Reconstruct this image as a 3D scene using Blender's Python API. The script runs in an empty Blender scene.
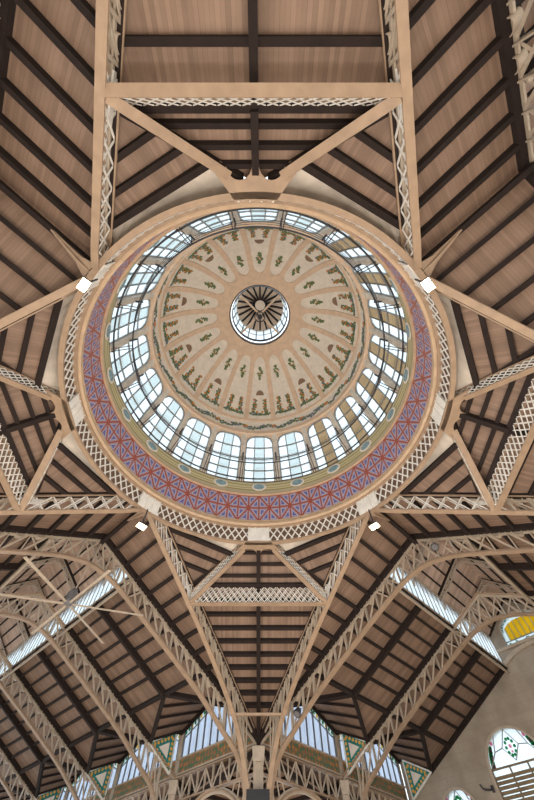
import bpy, math, random
from mathutils import Vector, Matrix
from mathutils.geometry import tessellate_polygon
random.seed(7)
PI = math.pi
sc = bpy.context.scene
COL = sc.collection
EYE = 1.6                      # camera height above the market floor

# ------------------------------------------------------------ camera, sky, lights, exposure
cam_d = bpy.data.cameras.new('camera')
cam_d.sensor_fit = 'VERTICAL'; cam_d.sensor_height = 36
cam_d.lens = 347.7 / 800 * 36
cam_d.shift_x = 4.6 / 800
cam_d.clip_end = 500
cam = bpy.data.objects.new('camera', cam_d); COL.objects.link(cam)
cam.location = (0.2, -7.32, EYE)
cam.rotation_euler = (math.radians(180 - 28.83), 0, 0)
_th = math.radians(28.83)
_f = Vector((0, math.sin(_th), math.cos(_th))); _u = Vector((0, -math.cos(_th), math.sin(_th))); _r = Vector((1, 0, 0))
cam.rotation_euler = Matrix((_r, _u, -_f)).transposed().to_euler()
sc.camera = cam

w = bpy.data.worlds.new('overcast_sky'); sc.world = w; w.use_nodes = True
nt = w.node_tree; nt.nodes.clear()
wo = nt.nodes.new('ShaderNodeOutputWorld'); bg = nt.nodes.new('ShaderNodeBackground')
bg.inputs[0].default_value = (0.85, 0.93, 1.0, 1); bg.inputs[1].default_value = 2.1
nt.links.new(bg.outputs[0], wo.inputs[0])

sc.view_settings.view_transform = 'Standard'; sc.view_settings.look = 'None'
sc.view_settings.gamma = 1; sc.view_settings.use_curve_mapping = False
sc.view_settings.exposure = 0.0

def lamp(name, kind, loc, energy, color, size=0.5, rot=None, spot=None):
    l = bpy.data.lights.new(name, kind); l.energy = energy; l.color = color
    if kind == 'AREA': l.size = size
    else: l.shadow_soft_size = size
    if spot: l.spot_size = spot; l.spot_blend = 0.6
    o = bpy.data.objects.new(name, l); o.location = loc
    if rot: o.rotation_euler = rot
    COL.objects.link(o); return o
WARM = (1.0, 0.80, 0.60)
# unseen fill lamps, added to brighten the hall from below
for i, (x, y) in enumerate([(0, -8), (-8, 0), (8, 0), (0, 7), (-14, 12), (14, 12), (-11, -9), (11, -9), (-20, 20), (18, 20), (0, 20), (0, -17)]):
    lamp('unseen_fill_lamp', 'POINT', (x, y, 2.6), 400, WARM, 0.5)
for x, y in ((0, 0), (4, -3), (-4, -3), (0, -4), (3, 4), (-3, 4)):  # stronger lamps added under the dome to brighten its cap, no visible source
    lamp('unseen_fill_lamp', 'POINT', (x, y, 2.6), 640, (1.0, 0.93, 0.85), 0.5)

# ------------------------------------------------------------ materials
def new_mat(name):
    m = bpy.data.materials.new(name); m.use_nodes = True
    n = m.node_tree; b = n.nodes['Principled BSDF']; return m, n, b
def ramp(n, stops, interp='LINEAR'):
    r = n.nodes.new('ShaderNodeValToRGB'); r.color_ramp.interpolation = interp
    e = r.color_ramp.elements
    while len(e) > 1: e.remove(e[0])
    e[0].position = stops[0][0]; e[0].color = (*stops[0][1], 1)
    for p, c in stops[1:]:
        k = e.new(p); k.color = (*c, 1)
    return r
def paint(name, col, rough=0.6, vary=0.15, scale=3.0, metal=0.0, bump=0.0):
    m, n, b = new_mat(name)
    tc = n.nodes.new('ShaderNodeTexCoord'); ns = n.nodes.new('ShaderNodeTexNoise')
    ns.inputs['Scale'].default_value = scale; ns.inputs['Detail'].default_value = 5
    n.links.new(tc.outputs['Object'], ns.inputs['Vector'])
    lo = tuple(c * (1 - vary) for c in col); hi = tuple(min(1, c * (1 + vary)) for c in col)
    r = ramp(n, [(0.3, lo), (0.7, hi)]); n.links.new(ns.outputs['Fac'], r.inputs[0])
    n.links.new(r.outputs[0], b.inputs['Base Color'])
    b.inputs['Roughness'].default_value = rough; b.inputs['Metallic'].default_value = metal
    if bump:
        bp = n.nodes.new('ShaderNodeBump'); bp.inputs['Strength'].default_value = bump
        n.links.new(ns.outputs['Fac'], bp.inputs['Height']); n.links.new(bp.outputs[0], b.inputs['Normal'])
    return m
def glass(name, col, opaque=0.45, vary=0.12):
    """slightly milky glazing: part clear, part diffusing"""
    m, n, b = new_mat(name); n.nodes.remove(b)
    out = n.nodes['Material Output']
    t = n.nodes.new('ShaderNodeBsdfTransparent'); t.inputs[0].default_value = (*col, 1)
    tl = n.nodes.new('ShaderNodeBsdfTranslucent')
    tc = n.nodes.new('ShaderNodeTexCoord'); ns = n.nodes.new('ShaderNodeTexNoise'); ns.inputs['Scale'].default_value = 1.3
    n.links.new(tc.outputs['Object'], ns.inputs['Vector'])
    r = ramp(n, [(0.3, tuple(c * (1 - vary) for c in col)), (0.7, col)])
    n.links.new(ns.outputs['Fac'], r.inputs[0]); n.links.new(r.outputs[0], tl.inputs[0])
    g = n.nodes.new('ShaderNodeBsdfGlossy'); g.inputs['Roughness'].default_value = 0.1
    mx = n.nodes.new('ShaderNodeMixShader'); mx.inputs[0].default_value = opaque
    mg = n.nodes.new('ShaderNodeMixShader'); mg.inputs[0].default_value = 0.04
    n.links.new(t.outputs[0], mx.inputs[1]); n.links.new(tl.outputs[0], mx.inputs[2])
    n.links.new(mx.outputs[0], mg.inputs[1]); n.links.new(g.outputs[0], mg.inputs[2])
    n.links.new(mg.outputs[0], out.inputs[0]); return m
def emit(name, col, s):
    m, n, b = new_mat(name)
    b.inputs['Base Color'].default_value = (*col, 1); b.inputs['Emission Color'].default_value = (*col, 1)
    b.inputs['Emission Strength'].default_value = s; return m
def math_node(n, op, a, b=None):
    k = n.nodes.new('ShaderNodeMath'); k.operation = op
    for i, v in enumerate((a, b)):
        if v is None: continue
        if isinstance(v, (int, float)): k.inputs[i].default_value = v
        else: n.links.new(v, k.inputs[i])
    return k.outputs[0]
def board_mat(g=1.0):
    m, n, b = new_mat('ceiling_boards' if g == 1 else 'pale_ceiling_boards')
    uv = n.nodes.new('ShaderNodeUVMap'); sep = n.nodes.new('ShaderNodeSeparateXYZ')
    n.links.new(uv.outputs[0], sep.inputs[0])
    u = math_node(n, 'MULTIPLY', sep.outputs[0], 1 / 0.115)
    fr = math_node(n, 'FRACT', u); idx = math_node(n, 'FLOOR', u)
    wn = n.nodes.new('ShaderNodeTexWhiteNoise'); wn.noise_dimensions = '1D'; n.links.new(idx, wn.inputs['W'])
    ns = n.nodes.new('ShaderNodeTexNoise'); ns.inputs['Scale'].default_value = 1.1; ns.inputs['Detail'].default_value = 6
    n.links.new(uv.outputs[0], ns.inputs['Vector'])
    mixv = math_node(n, 'ADD', math_node(n, 'MULTIPLY', wn.outputs[0], 0.45), math_node(n, 'MULTIPLY', ns.outputs['Fac'], 0.75))
    r = ramp(n, [(0.25, (0.185, 0.122, 0.088)), (0.6, (0.25, 0.167, 0.122)), (0.9, (0.31, 0.21, 0.155))])
    n.links.new(mixv, r.inputs[0])
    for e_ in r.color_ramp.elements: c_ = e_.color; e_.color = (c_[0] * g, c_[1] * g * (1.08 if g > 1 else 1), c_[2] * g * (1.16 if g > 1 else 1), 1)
    # joints, every fifth one darker
    j = math_node(n, 'LESS_THAN', fr, 0.07)
    j5 = math_node(n, 'LESS_THAN', math_node(n, 'MODULO', math_node(n, 'ABSOLUTE', idx), 5), 0.5)
    amt = math_node(n, 'MULTIPLY', j, math_node(n, 'ADD', math_node(n, 'MULTIPLY', j5, 0.35), 0.35))
    # damp stains
    n2 = n.nodes.new('ShaderNodeTexNoise'); n2.inputs['Scale'].default_value = 1.6; n2.inputs['Detail'].default_value = 4
    n.links.new(uv.outputs[0], n2.inputs['Vector'])
    st = ramp(n, [(0.70, (0, 0, 0)), (0.73, (1, 1, 1))]); n.links.new(n2.outputs['Fac'], st.inputs[0])
    tot = math_node(n, 'MAXIMUM', amt, math_node(n, 'MULTIPLY', st.outputs[0], 0.4))
    mx = n.nodes.new('ShaderNodeMix'); mx.data_type = 'RGBA'
    n.links.new(tot, mx.inputs[0]); n.links.new(r.outputs[0], mx.inputs[6]); mx.inputs[7].default_value = (0.10, 0.055, 0.035, 1)
    n.links.new(mx.outputs[2], b.inputs['Base Color']); b.inputs['Roughness'].default_value = 0.7
    return m
def mosaic_mat():
    m, n, b = new_mat('red_and_blue_mosaic')
    uv = n.nodes.new('ShaderNodeUVMap'); sep = n.nodes.new('ShaderNodeSeparateXYZ')
    n.links.new(uv.outputs[0], sep.inputs[0])
    U, V = sep.outputs[0], sep.outputs[1]
    pu = math_node(n, 'PINGPONG', U, 1.0); pv = math_node(n, 'PINGPONG', V, 1.0)
    d1 = math_node(n, 'ABSOLUTE', math_node(n, 'SUBTRACT', pu, pv))            # diagonals meeting in stars
    eu = math_node(n, 'MINIMUM', pu, math_node(n, 'SUBTRACT', 1.0, pu))
    ev = math_node(n, 'MINIMUM', pv, math_node(n, 'SUBTRACT', 1.0, pv))
    e = math_node(n, 'MINIMUM', eu, ev)
    red = math_node(n, 'MINIMUM', math_node(n, 'MULTIPLY', d1, 0.92), math_node(n, 'MULTIPLY', e, 1.35))
    r = ramp(n, [(0.0, (0.34, 0.075, 0.05)), (0.098, (0.70, 0.66, 0.68)), (0.13, (0.10, 0.11, 0.36)), (0.185, (0.72, 0.68, 0.72)), (0.23, (0.12, 0.13, 0.38))], 'CONSTANT')
    n.links.new(red, r.inputs[0]); n.links.new(r.outputs[0], b.inputs['Base Color'])
    b.inputs['Roughness'].default_value = 0.35; return m
def band_mat():
    m, n, b = new_mat('ochre_painted_band')
    uv = n.nodes.new('ShaderNodeUVMap'); sep = n.nodes.new('ShaderNodeSeparateXYZ')
    n.links.new(uv.outputs[0], sep.inputs[0])
    r = ramp(n, [(0.0, (0.55, 0.45, 0.30)), (0.16, (0.50, 0.46, 0.32)), (0.26, (0.30, 0.25, 0.05)), (0.33, (0.62, 0.56, 0.36)), (0.45, (0.30, 0.26, 0.07)), (0.49, (0.62, 0.56, 0.34)), (0.66, (0.33, 0.29, 0.08)), (0.73, (0.60, 0.56, 0.38)), (0.88, (0.20, 0.16, 0.10))], 'CONSTANT')
    n.links.new(sep.outputs[1], r.inputs[0]); n.links.new(r.outputs[0], b.inputs['Base Color'])
    b.inputs['Roughness'].default_value = 0.5; return m
def frieze_mat(name, base, cols, su, sv):
    m, n, b = new_mat(name)
    uv = n.nodes.new('ShaderNodeUVMap'); mp = n.nodes.new('ShaderNodeMapping'); mp.inputs['Scale'].default_value = (su, sv, 1)
    n.links.new(uv.outputs[0], mp.inputs[0])
    vo = n.nodes.new('ShaderNodeTexVoronoi'); vo.inputs['Scale'].default_value = 1; vo.inputs['Randomness'].default_value = 0.35
    n.links.new(mp.outputs[0], vo.inputs['Vector'])
    r = ramp(n, [(i / len(cols), c) for i, c in enumerate(cols)], 'CONSTANT')
    n.links.new(vo.outputs['Distance'], r.inputs[0]); n.links.new(r.outputs[0], b.inputs['Base Color'])
    b.inputs['Roughness'].default_value = 0.35; return m
def wall_mat():
    m, n, b = new_mat('grey_stone_wall')
    tc = n.nodes.new('ShaderNodeTexCoord'); br = n.nodes.new('ShaderNodeTexBrick')
    mp = n.nodes.new('ShaderNodeMapping'); mp.inputs['Rotation'].default_value = (PI / 2, 0, 0)
    n.links.new(tc.outputs['Object'], mp.inputs[0]); n.links.new(mp.outputs[0], br.inputs['Vector'])
    br.inputs['Scale'].default_value = 1.0; br.inputs['Brick Width'].default_value = 1.0; br.inputs['Row Height'].default_value = 0.45
    br.inputs['Mortar Size'].default_value = 0.006
    ns = n.nodes.new('ShaderNodeTexNoise'); ns.inputs['Scale'].default_value = 0.8; ns.inputs['Detail'].default_value = 6
    n.links.new(tc.outputs['Object'], ns.inputs['Vector'])
    r = ramp(n, [(0.3, (0.30, 0.255, 0.205)), (0.7, (0.44, 0.385, 0.32))]); n.links.new(ns.outputs['Fac'], r.inputs[0])
    n.links.new(r.outputs[0], br.inputs['Color1']); n.links.new(r.outputs[0], br.inputs['Color2']); br.inputs['Mortar'].default_value = (0.27, 0.23, 0.19, 1)
    n.links.new(br.outputs[0], b.inputs['Base Color']); b.inputs['Roughness'].default_value = 0.8; return m

M = dict(
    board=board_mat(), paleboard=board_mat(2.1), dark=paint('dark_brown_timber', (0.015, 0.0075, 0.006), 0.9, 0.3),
    tan=paint('tan_painted_steel', (0.37, 0.265, 0.185), 0.5, 0.12), cream=paint('cream_painted_steel', (0.47, 0.395, 0.315), 0.5, 0.12),
    white=paint('white_painted_lattice', (0.80, 0.78, 0.74), 0.5, 0.1), plaster=paint('grey_plaster', (0.66, 0.60, 0.53), 0.85, 0.22, 1.2, bump=0.1),
    mosaic=mosaic_mat(), band=band_mat(), cornice=paint('buff_cornice', (0.52, 0.38, 0.26), 0.6, 0.12),
    pilaster=paint('grey_stone_pilaster', (0.66, 0.61, 0.54), 0.7, 0.15), rib=paint('buff_stucco', (0.72, 0.55, 0.41), 0.7, 0.08),
    panel=paint('pale_stucco', (0.80, 0.745, 0.67), 0.8, 0.08), backing=paint('brown_backing_boards', (0.16, 0.10, 0.07), 0.8), vent=paint('brown_vent_mesh', (0.26, 0.17, 0.115), 0.8, 0.2, 20),
    leaf=paint('painted_green_leaf', (0.12, 0.18, 0.07), 0.6, 0.4, 9), orange=paint('painted_orange_fruit', (0.55, 0.22, 0.04), 0.5, 0.2),
    blue=paint('painted_blue_grey', (0.14, 0.19, 0.24), 0.6, 0.3), iron=paint('dark_iron', (0.035, 0.035, 0.045), 0.5, 0.2),
    lead=paint('grey_window_bar', (0.27, 0.28, 0.28), 0.5, 0.2), pane=glass('pale_window_glass', (0.88, 0.93, 0.95), 0.5), hazy=glass('hazy_blue_grey_glass', (0.68, 0.73, 0.80), 0.5),
    ochre=glass('ochre_stained_glass', (0.58, 0.48, 0.35), 0.5, 0.45), bluepane=glass('blue_grey_glass', (0.74, 0.80, 0.80), 0.5, 0.2),
    yellow=glass('yellow_stained_glass', (1.0, 0.70, 0.09), 0.45), green=glass('green_stained_glass', (0.10, 0.42, 0.22), 0.4),
    pink=glass('pink_stained_glass', (0.85, 0.45, 0.55), 0.4), medal=paint('blue_medallion', (0.22, 0.36, 0.42), 0.4, 0.5, 12),
    teal=paint('teal_glazed_tile', (0.02, 0.22, 0.19), 0.25, 0.25), tile_y=paint('orange_tile_star', (0.75, 0.40, 0.07), 0.3),
    frieze=frieze_mat('flowered_tile_frieze', None, [(0.55, 0.26, 0.08), (0.30, 0.15, 0.08), (0.07, 0.17, 0.10), (0.34, 0.21, 0.12)], 3.6, 3.6),
    pinkfrieze=frieze_mat('pale_flowered_frieze', None, [(0.50, 0.20, 0.16), (0.55, 0.48, 0.40), (0.55, 0.48, 0.40), (0.20, 0.26, 0.36)], 3.2, 3.2),
    wall=wall_mat(), grille=paint('louvre_slats', (0.22, 0.165, 0.10), 0.6), grey=paint('grey_motor_casing', (0.16, 0.16, 0.17), 0.5),
    lampface=emit('lit_lamp_face', (1.0, 0.80, 0.52), 14), black=paint('black_cabinet', (0.005, 0.006, 0.011), 0.5, 0.1),
    floor=paint('pale_terrazzo_floor', (0.42, 0.37, 0.31), 0.5, 0.12, 1.5), bulb=paint('opal_lamp_glass', (0.75, 0.55, 0.42), 0.3),
)

# ------------------------------------------------------------ building helpers (heights given above eye level, EYE is added on linking)
V = Vector
def catmull(pts, n=6):
    P = [V(p) for p in pts]; P = [2 * P[0] - P[1]] + P + [2 * P[-1] - P[-2]]; out = []
    for i in range(1, len(P) - 2):
        a, b, c, d = P[i - 1:i + 3]
        for k in range(n):
            t = k / n
            out.append(0.5 * ((2 * b) + (c - a) * t + (2 * a - 5 * b + 4 * c - d) * t * t + (3 * b - a - 3 * c + d) * t ** 3))
    return out + [P[-2]]
class MB:
    def __init__(s): s.v = []; s.f = []; s.m = []; s.uv = {}
    def add(s, verts, faces, mi=0, uvs=None):
        o = len(s.v); s.v += [tuple(v) for v in verts]
        for k, f in enumerate(faces):
            if uvs is not None: s.uv[len(s.f)] = [uvs[i] for i in f]
            s.f.append([o + i for i in f]); s.m.append(mi)
    def hull8(s, a, b, mi=0):     # two quads a (4 pts), b (4 pts)
        s.add(list(a) + list(b), [(3, 2, 1, 0), (4, 5, 6, 7), (0, 1, 5, 4), (1, 2, 6, 5), (2, 3, 7, 6), (3, 0, 4, 7)], mi)
    def bar(s, p, q, w, h, side=None, mi=0):      # w along side, h along the other axis
        p, q = V(p), V(q); t = (q - p)
        if t.length < 1e-6: return s
        t.normalize()
        if side is None:
            side = t.cross(V((0, 0, 1)))
            if side.length < 1e-3: side = V((1, 0, 0))
        side = V(side); side = (side - t * side.dot(t)).normalized(); n = side.cross(t).normalized()
        c = [side * (w / 2) * a + n * (h / 2) * b for a, b in ((-1, -1), (1, -1), (1, 1), (-1, 1))]
        s.hull8([p + k for k in c], [q + k for k in c], mi); return s
    def sweep(s, pts, w, h, side=None, closed=False, mi=0):
        P = [V(p) for p in pts]; n = len(P); rings = []
        for i in range(n):
            a = P[i - 1] if (i or closed) else P[i]; b = P[(i + 1) % n] if (i < n - 1 or closed) else P[i]
            t = (b - a).normalized(); sd = V(side(P[i])) if callable(side) else V(side)
            sd = (sd - t * sd.dot(t)).normalized(); nn = sd.cross(t).normalized()
            rings.append([P[i] + sd * (w / 2) * x + nn * (h / 2) * y for x, y in ((-1, -1), (1, -1), (1, 1), (-1, 1))])
        vs = [v for r in rings for v in r]; fs = []
        for i in range(n if closed else n - 1):
            j = (i + 1) % n
            for k in range(4): fs.append((4 * i + k, 4 * i + (k + 1) % 4, 4 * j + (k + 1) % 4, 4 * j + k))
        if not closed: fs += [(3, 2, 1, 0), tuple(4 * (n - 1) + k for k in range(4))]
        s.add(vs, fs, mi); return s
    def tube(s, pts, r, seg=8, closed=False, mi=0):
        P = [V(p) for p in pts]; n = len(P); vs = []; fs = []; up = V((0.13, 0.21, 0.97)).normalized()
        for i in range(n):
            a = P[i - 1] if (i or closed) else P[i]; b = P[(i + 1) % n] if (i < n - 1 or closed) else P[i]
            t = (b - a).normalized(); x = t.cross(up).normalized(); y = t.cross(x); rr = r[i] if isinstance(r, (list, tuple)) else r
            vs += [P[i] + x * math.cos(2 * PI * k / seg) * rr + y * math.sin(2 * PI * k / seg) * rr for k in range(seg)]
        for i in range(n if closed else n - 1):
            j = (i + 1) % n
            for k in range(seg): fs.append((i * seg + k, i * seg + (k + 1) % seg, j * seg + (k + 1) % seg, j * seg + k))
        if not closed: fs += [tuple(range(seg))[::-1], tuple((n - 1) * seg + k for k in range(seg))]
        s.add(vs, fs, mi); return s
    def lathe(s, prof, seg=160, a0=0, a1=2 * PI, uscale=1, vs_=None, mi=0, close=True):
        full = abs(a1 - a0 - 2 * PI) < 1e-6; n = seg if full else seg + 1; m = len(prof)
        vs = []; 
        for i in range(n):
            a = a0 + (a1 - a0) * i / seg
            for R, H in prof: vs.append((R * math.sin(a), R * math.cos(a), H))
        o = len(s.v); s.v += vs
        for i in range(seg):
            j = (i + 1) % n
            for k in range(m if close else m - 1):
                l = (k + 1) % m
                s.uv[len(s.f)] = [(i / seg * uscale, (vs_ or list(range(m)))[k]), ((i + 1) / seg * uscale, (vs_ or list(range(m)))[k]), ((i + 1) / seg * uscale, (vs_ or list(range(m)))[l]), (i / seg * uscale, (vs_ or list(range(m)))[l])]
                s.f.append([o + i * m + k, o + j * m + k, o + j * m + l, o + i * m + l]); s.m.append(mi)
        return s
    def prism(s, poly, d, mi=0, uvf=None):        # planar polygon extruded by vector d (holes: list of lists)
        d = V(d); loops = [[V(p) for p in l] for l in (poly if isinstance(poly[0][0], (list, tuple, Vector)) else [poly])]
        flat = [p for l in loops for p in l]; N = len(flat)
        tris = tessellate_polygon(loops) if len(loops) > 1 or N > 4 else ([(0, 1, 2)] if N == 3 else [(0, 1, 2), (0, 2, 3)])
        uv = [uvf(p) for p in flat] * 2 if uvf else None
        fs = []
        for t in tris:
            a, b, c = (flat[i] for i in t)
            if (b - a).cross(c - a).dot(d) > 0: t = (t[0], t[2], t[1])
            fs += [tuple(t), tuple(N + i for i in t[::-1])]
        k = 0
        for l in loops:
            for i in range(len(l)):
                j = (i + 1) % len(l); fs.append((k + i, k + j, N + k + j, N + k + i))
            k += len(l)
        s.add(flat + [p + d for p in flat], fs, mi, uv); return s
    def ribbon(s, A, B, thick, mi=0):             # thick strip between polylines A and B; thick is a function point->vector
        n = len(A); vs = []
        for a, b in zip(A, B):
            a, b = V(a), V(b); vs += [a, b, b + thick(b), a + thick(a)]
        fs = [(3, 2, 1, 0)] + [tuple(4 * (n - 1) + k for k in range(4))]
        for i in range(n - 1):
            for k in range(4): fs.append((4 * i + k, 4 * i + (k + 1) % 4, 4 * i + 4 + (k + 1) % 4, 4 * i + 4 + k))
        s.add(vs, fs, mi); return s
    def build(s, name, mats, root=None, smooth=False):
        org = root['_o'] if root is not None and '_o' in root else None
        o3 = V(org) if org is not None else V((0, 0, 0))
        me = bpy.data.meshes.new(name)
        me.from_pydata([(v[0] - o3.x, v[1] - o3.y, v[2] - o3.z + (0 if org is not None else EYE)) for v in s.v], [], s.f)
        if not isinstance(mats, (list, tuple)): mats = [mats]
        for mt in mats: me.materials.append(M[mt] if isinstance(mt, str) else mt)
        for p, mi in zip(me.polygons, s.m): p.material_index = mi; p.use_smooth = smooth
        if s.uv:
            ul = me.uv_layers.new(name='UVMap')
            for fi, u in s.uv.items():
                for li, c in zip(me.polygons[fi].loop_indices, u): ul.data[li].uv = c
        me.validate(); me.update()
        o = bpy.data.objects.new(name, me); COL.objects.link(o)
        if root is not None: o.parent = root
        if org is not None: o['_o'] = org
        return o
def sub(o, parent):            # make o a sub-part of parent (both built in the frame of the same thing)
    o.parent = parent; return o
def thing(name, label, cat, loc=(0, 0, 0), group=None, kind=None):
    o = bpy.data.objects.new(name, None); COL.objects.link(o); o.empty_display_size = 0.3
    o.location = (loc[0], loc[1], loc[2] + EYE); o['_o'] = tuple(float(c) for c in loc)
    o['label'] = label; o['category'] = cat
    if group: o['group'] = group
    if kind: o['kind'] = kind
    return o
def tag(o, label, cat, group=None, kind=None):
    o['label'] = label; o['category'] = cat
    if group: o['group'] = group
    if kind: o['kind'] = kind
    return o
def turn(root, ang):           # turn a thing about the axis of the dome
    root.location = Matrix.Rotation(ang, 4, 'Z') @ root.location; root.rotation_euler.z += ang; return root
def dup(o, parent=None):
    c = o.copy(); COL.objects.link(c)
    if parent is not None: c.parent = parent
    for ch in list(o.children): dup(ch, c)
    return c
def relabel(o, label): o['label'] = label; return o
def R(d): return math.radians(d)

# ------------------------------------------------------------ shared dimensions
S = 17.04; HU = 12.05; BAY = 6.98
def zroof(u): return 13.2 - 0.481 * abs(u)
RK = 5.37 / (S - 5.37)
def ribx(Y): return (S - Y) * RK
BY = 9.62; BX = ribx(BY); BZ = zroof((BX + BY) / math.sqrt(2) * 0 + (BY - BX) / math.sqrt(2))
def arm_z(Y): return BZ - (BZ - zroof(HU)) / (S - BY) * (Y - BY)

def plane_panel(root, polys, pdir, offs, w=0.15, h=0.2, rails=(), rafters=(), board='board', name='purlin', uvo=0.0):
    """boards over coplanar convex polygons, purlins at offsets along the in-plane axis across pdir, rails on edges"""
    p0 = [V(p) for p in polys[0]]
    nrm = (p0[1] - p0[0]).cross(p0[2] - p0[0]).normalized()
    if nrm.z < 0: nrm = -nrm
    pd = V(pdir); pd = (pd - nrm * pd.dot(nrm)).normalized(); q = nrm.cross(pd)
    b = MB()
    for poly in polys: b.prism(poly, nrm * 0.1, uvf=lambda p: (p.dot(pd) + uvo, p.dot(q)))
    b.build('boarding', board, root)
    qh = V((q.x, q.y, 0)); sgn = 1
    for c, ww, hh in [(o if isinstance(o, tuple) else (o, w, h)) for o in offs]:
        # c is a horizontal coordinate function value: dot with unit horizontal normal of pdir
        hn = V((-pdir[1], pdir[0], 0)).normalized(); pts = []
        for poly in polys:
            P = [V(x) for x in poly]
            for i in range(len(P)):
                a, d = P[i], P[(i + 1) % len(P)]; fa, fd = a.dot(hn) - c, d.dot(hn) - c
                if fa * fd < 0: pts.append(a + (d - a) * (fa / (fa - fd)))
        if len(pts) >= 2:
            pts.sort(key=lambda x: x.dot(pd)); a, d = pts[0], pts[-1]
            if (d - a).length > 0.15:
                MB().bar(a - nrm * hh / 2, d - nrm * hh / 2, ww, hh, side=q).build(name, 'dark', root)
    for a, d in rails:
        a, d = V(a), V(d); MB().bar(a - nrm * 0.12, d - nrm * 0.12, 0.2, 0.24, side=nrm.cross(d - a)).build('edge_rail', 'dark', root)
    for a, d in rafters:
        a, d = V(a), V(d); MB().bar(a - nrm * 0.18, d - nrm * 0.18, 0.2, 0.3, side=nrm.cross(d - a)).build('rafter', 'dark', root)

def lattice(mb, A, B, n, side, w=0.05, t=0.03, rows=1):
    """crossed diagonal bars between polylines A (low) and B (high), functions of 0..1"""
    for i in range(n):
        for r in range(rows):
            a0, a1 = A(i / n), A((i + 1) / n); b0, b1 = B(i / n), B((i + 1) / n)
            l0, l1 = a0.lerp(b0, r / rows), a1.lerp(b1, r / rows); u0, u1 = a0.lerp(b0, (r + 1) / rows), a1.lerp(b1, (r + 1) / rows)
            sd = side(i / n) if callable(side) else side
            mb.bar(l0, u1, t, w, side=sd); mb.bar(u0, l1, t, w, side=sd)
def polyf(P):
    P = [V(p) for p in P]; L = [0]
    for a, b in zip(P, P[1:]): L.append(L[-1] + (b - a).length)
    def f(t):
        d = t * L[-1]
        for i in range(len(P) - 1):
            if d <= L[i + 1] + 1e-9: return P[i].lerp(P[i + 1], (d - L[i]) / max(1e-9, L[i + 1] - L[i]))
        return P[-1].copy()
    return f
def half_ring(c, r, axis_a, axis_b, n=10, a0=0, a1=PI):
    return [V(c) + V(axis_a) * r * math.cos(a0 + (a1 - a0) * k / n) + V(axis_b) * r * math.sin(a0 + (a1 - a0) * k / n) for k in range(n + 1)]

ARMS = [(0, 'bottom'), (PI / 2, 'left'), (PI, 'top'), (-PI / 2, 'right')]
NAVES = [(PI / 4, 'lower left'), (-PI / 4, 'lower right'), (3 * PI / 4, 'upper left'), (-3 * PI / 4, 'upper right')]

# ------------------------------------------------------------ floor
fl = MB(); fl.prism([(-45, -45, -EYE), (45, -45, -EYE), (45, 45, -EYE), (-45, 45, -EYE)], (0, 0, -0.2))
tag(fl.build('floor', 'floor'), 'pale market hall floor', 'floor', kind='structure')

# ------------------------------------------------------------ crossing roof: arms
D = V((5.37, 5.37, 13.2)); Dm = V((-5.37, 5.37, 13.2)); T = V((0, 8.0, 12.6))
Bp = V((BX, BY, BZ)); Bm = V((-BX, BY, BZ)); CT = V((0, S, zroof(HU)))
def arm_roof(where):
    t = thing('roof_slope', f'boarded roof slope with dark purlins between the dome ribs at the {where} of the photo, beyond the lattice beam', 'ceiling', (0, BY, 10), kind='structure')
    plane_panel(t, [[Bm, Bp, CT]], (1, 0, 0), [(y, 0.16, 0.2) for y in ((10.6, 11.8, 12.6, 13.4, 14.2) if where == 'top' else (10.3, 10.95, 11.6, 12.22, 12.85, 13.47, 14.1, 14.7, 15.3))], rails=[(Bm, CT), (Bp, CT)], rafters=[(V((0, BY, arm_z(BY))), V((0, S, zroof(HU))))])
    t2 = thing('roof_slope', f'small triangular boarded roof slope between two lattice braces at the {where} of the photo', 'ceiling', (0, 8.6, 11), kind='structure')
    plane_panel(t2, [[Bm, T, Bp]], (1, 0, 0), [(y, 0.15, 0.18) for y in (8.5, 8.9, 9.3)], rails=[(T + (Bm - T) * .12, Bm), (T + (Bp - T) * .12, Bp), (Bm, Bp)], rafters=[(T.lerp((Bm + Bp) / 2, .2), (Bm + Bp) / 2)])
    out = [t, t2]
    for s in (-1, 1):
        Ds, Bs = (D, Bp) if s > 0 else (Dm, Bm)
        side = {('bottom', 1): 'right', ('bottom', -1): 'left', ('top', 1): 'left', ('top', -1): 'right', ('left', 1): 'lower', ('left', -1): 'upper', ('right', 1): 'upper', ('right', -1): 'lower'}[(where, s)]
        f = 0.36
        a, b = Ds.lerp(Bs, f), T.lerp(Bs, f)
        t3 = thing('roof_slope', f'triangular boarded roof slope beside the dome ring at the {where} arm, on its {side} side', 'ceiling', tuple((Ds + T + Bs) / 3), kind='structure')
        dirv = (T - Ds); hn = V((-dirv.y, dirv.x, 0)).normalized()
        cs = [a.lerp(Bs, k).dot(hn) for k in (0.3, 0.6)]
        plane_panel(t3, [[a, b, Bs]], (dirv.x, dirv.y, 0), [(c, 0.16, 0.2) for c in cs], rails=[(a, b), (a, Bs), (b, Bs)])
        t4 = thing('plaster_spandrel', f'grey plaster strip between the ring girder and the boarded roof, {where} arm, {side} side', 'plaster', tuple((Ds + T) / 2), kind='structure')
        nrm = (T - Ds).cross(Bs - Ds).normalized()
        if nrm.z < 0: nrm = -nrm
        inn = (Bs - (Ds + T) / 2).normalized()
        NN = 10; A_, B_ = [], []
        for i in range(NN + 1):
            an = s * R(45) * (1 - i / NN); h_ = 12.95 - .12 * i / NN
            A_.append(V((7.76 * math.sin(an), 7.76 * math.cos(an), h_))); B_.append(a.lerp(b, i / NN) + V((0, 0, .02)))
        MB().ribbon(A_, B_, lambda p: V((0, 0, .12))).build('plaster_face', 'plaster', t4)
        out += [t3, t4]
    return out
for ang, wh in ARMS:
    for o in arm_roof(wh): turn(o, ang)

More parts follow.
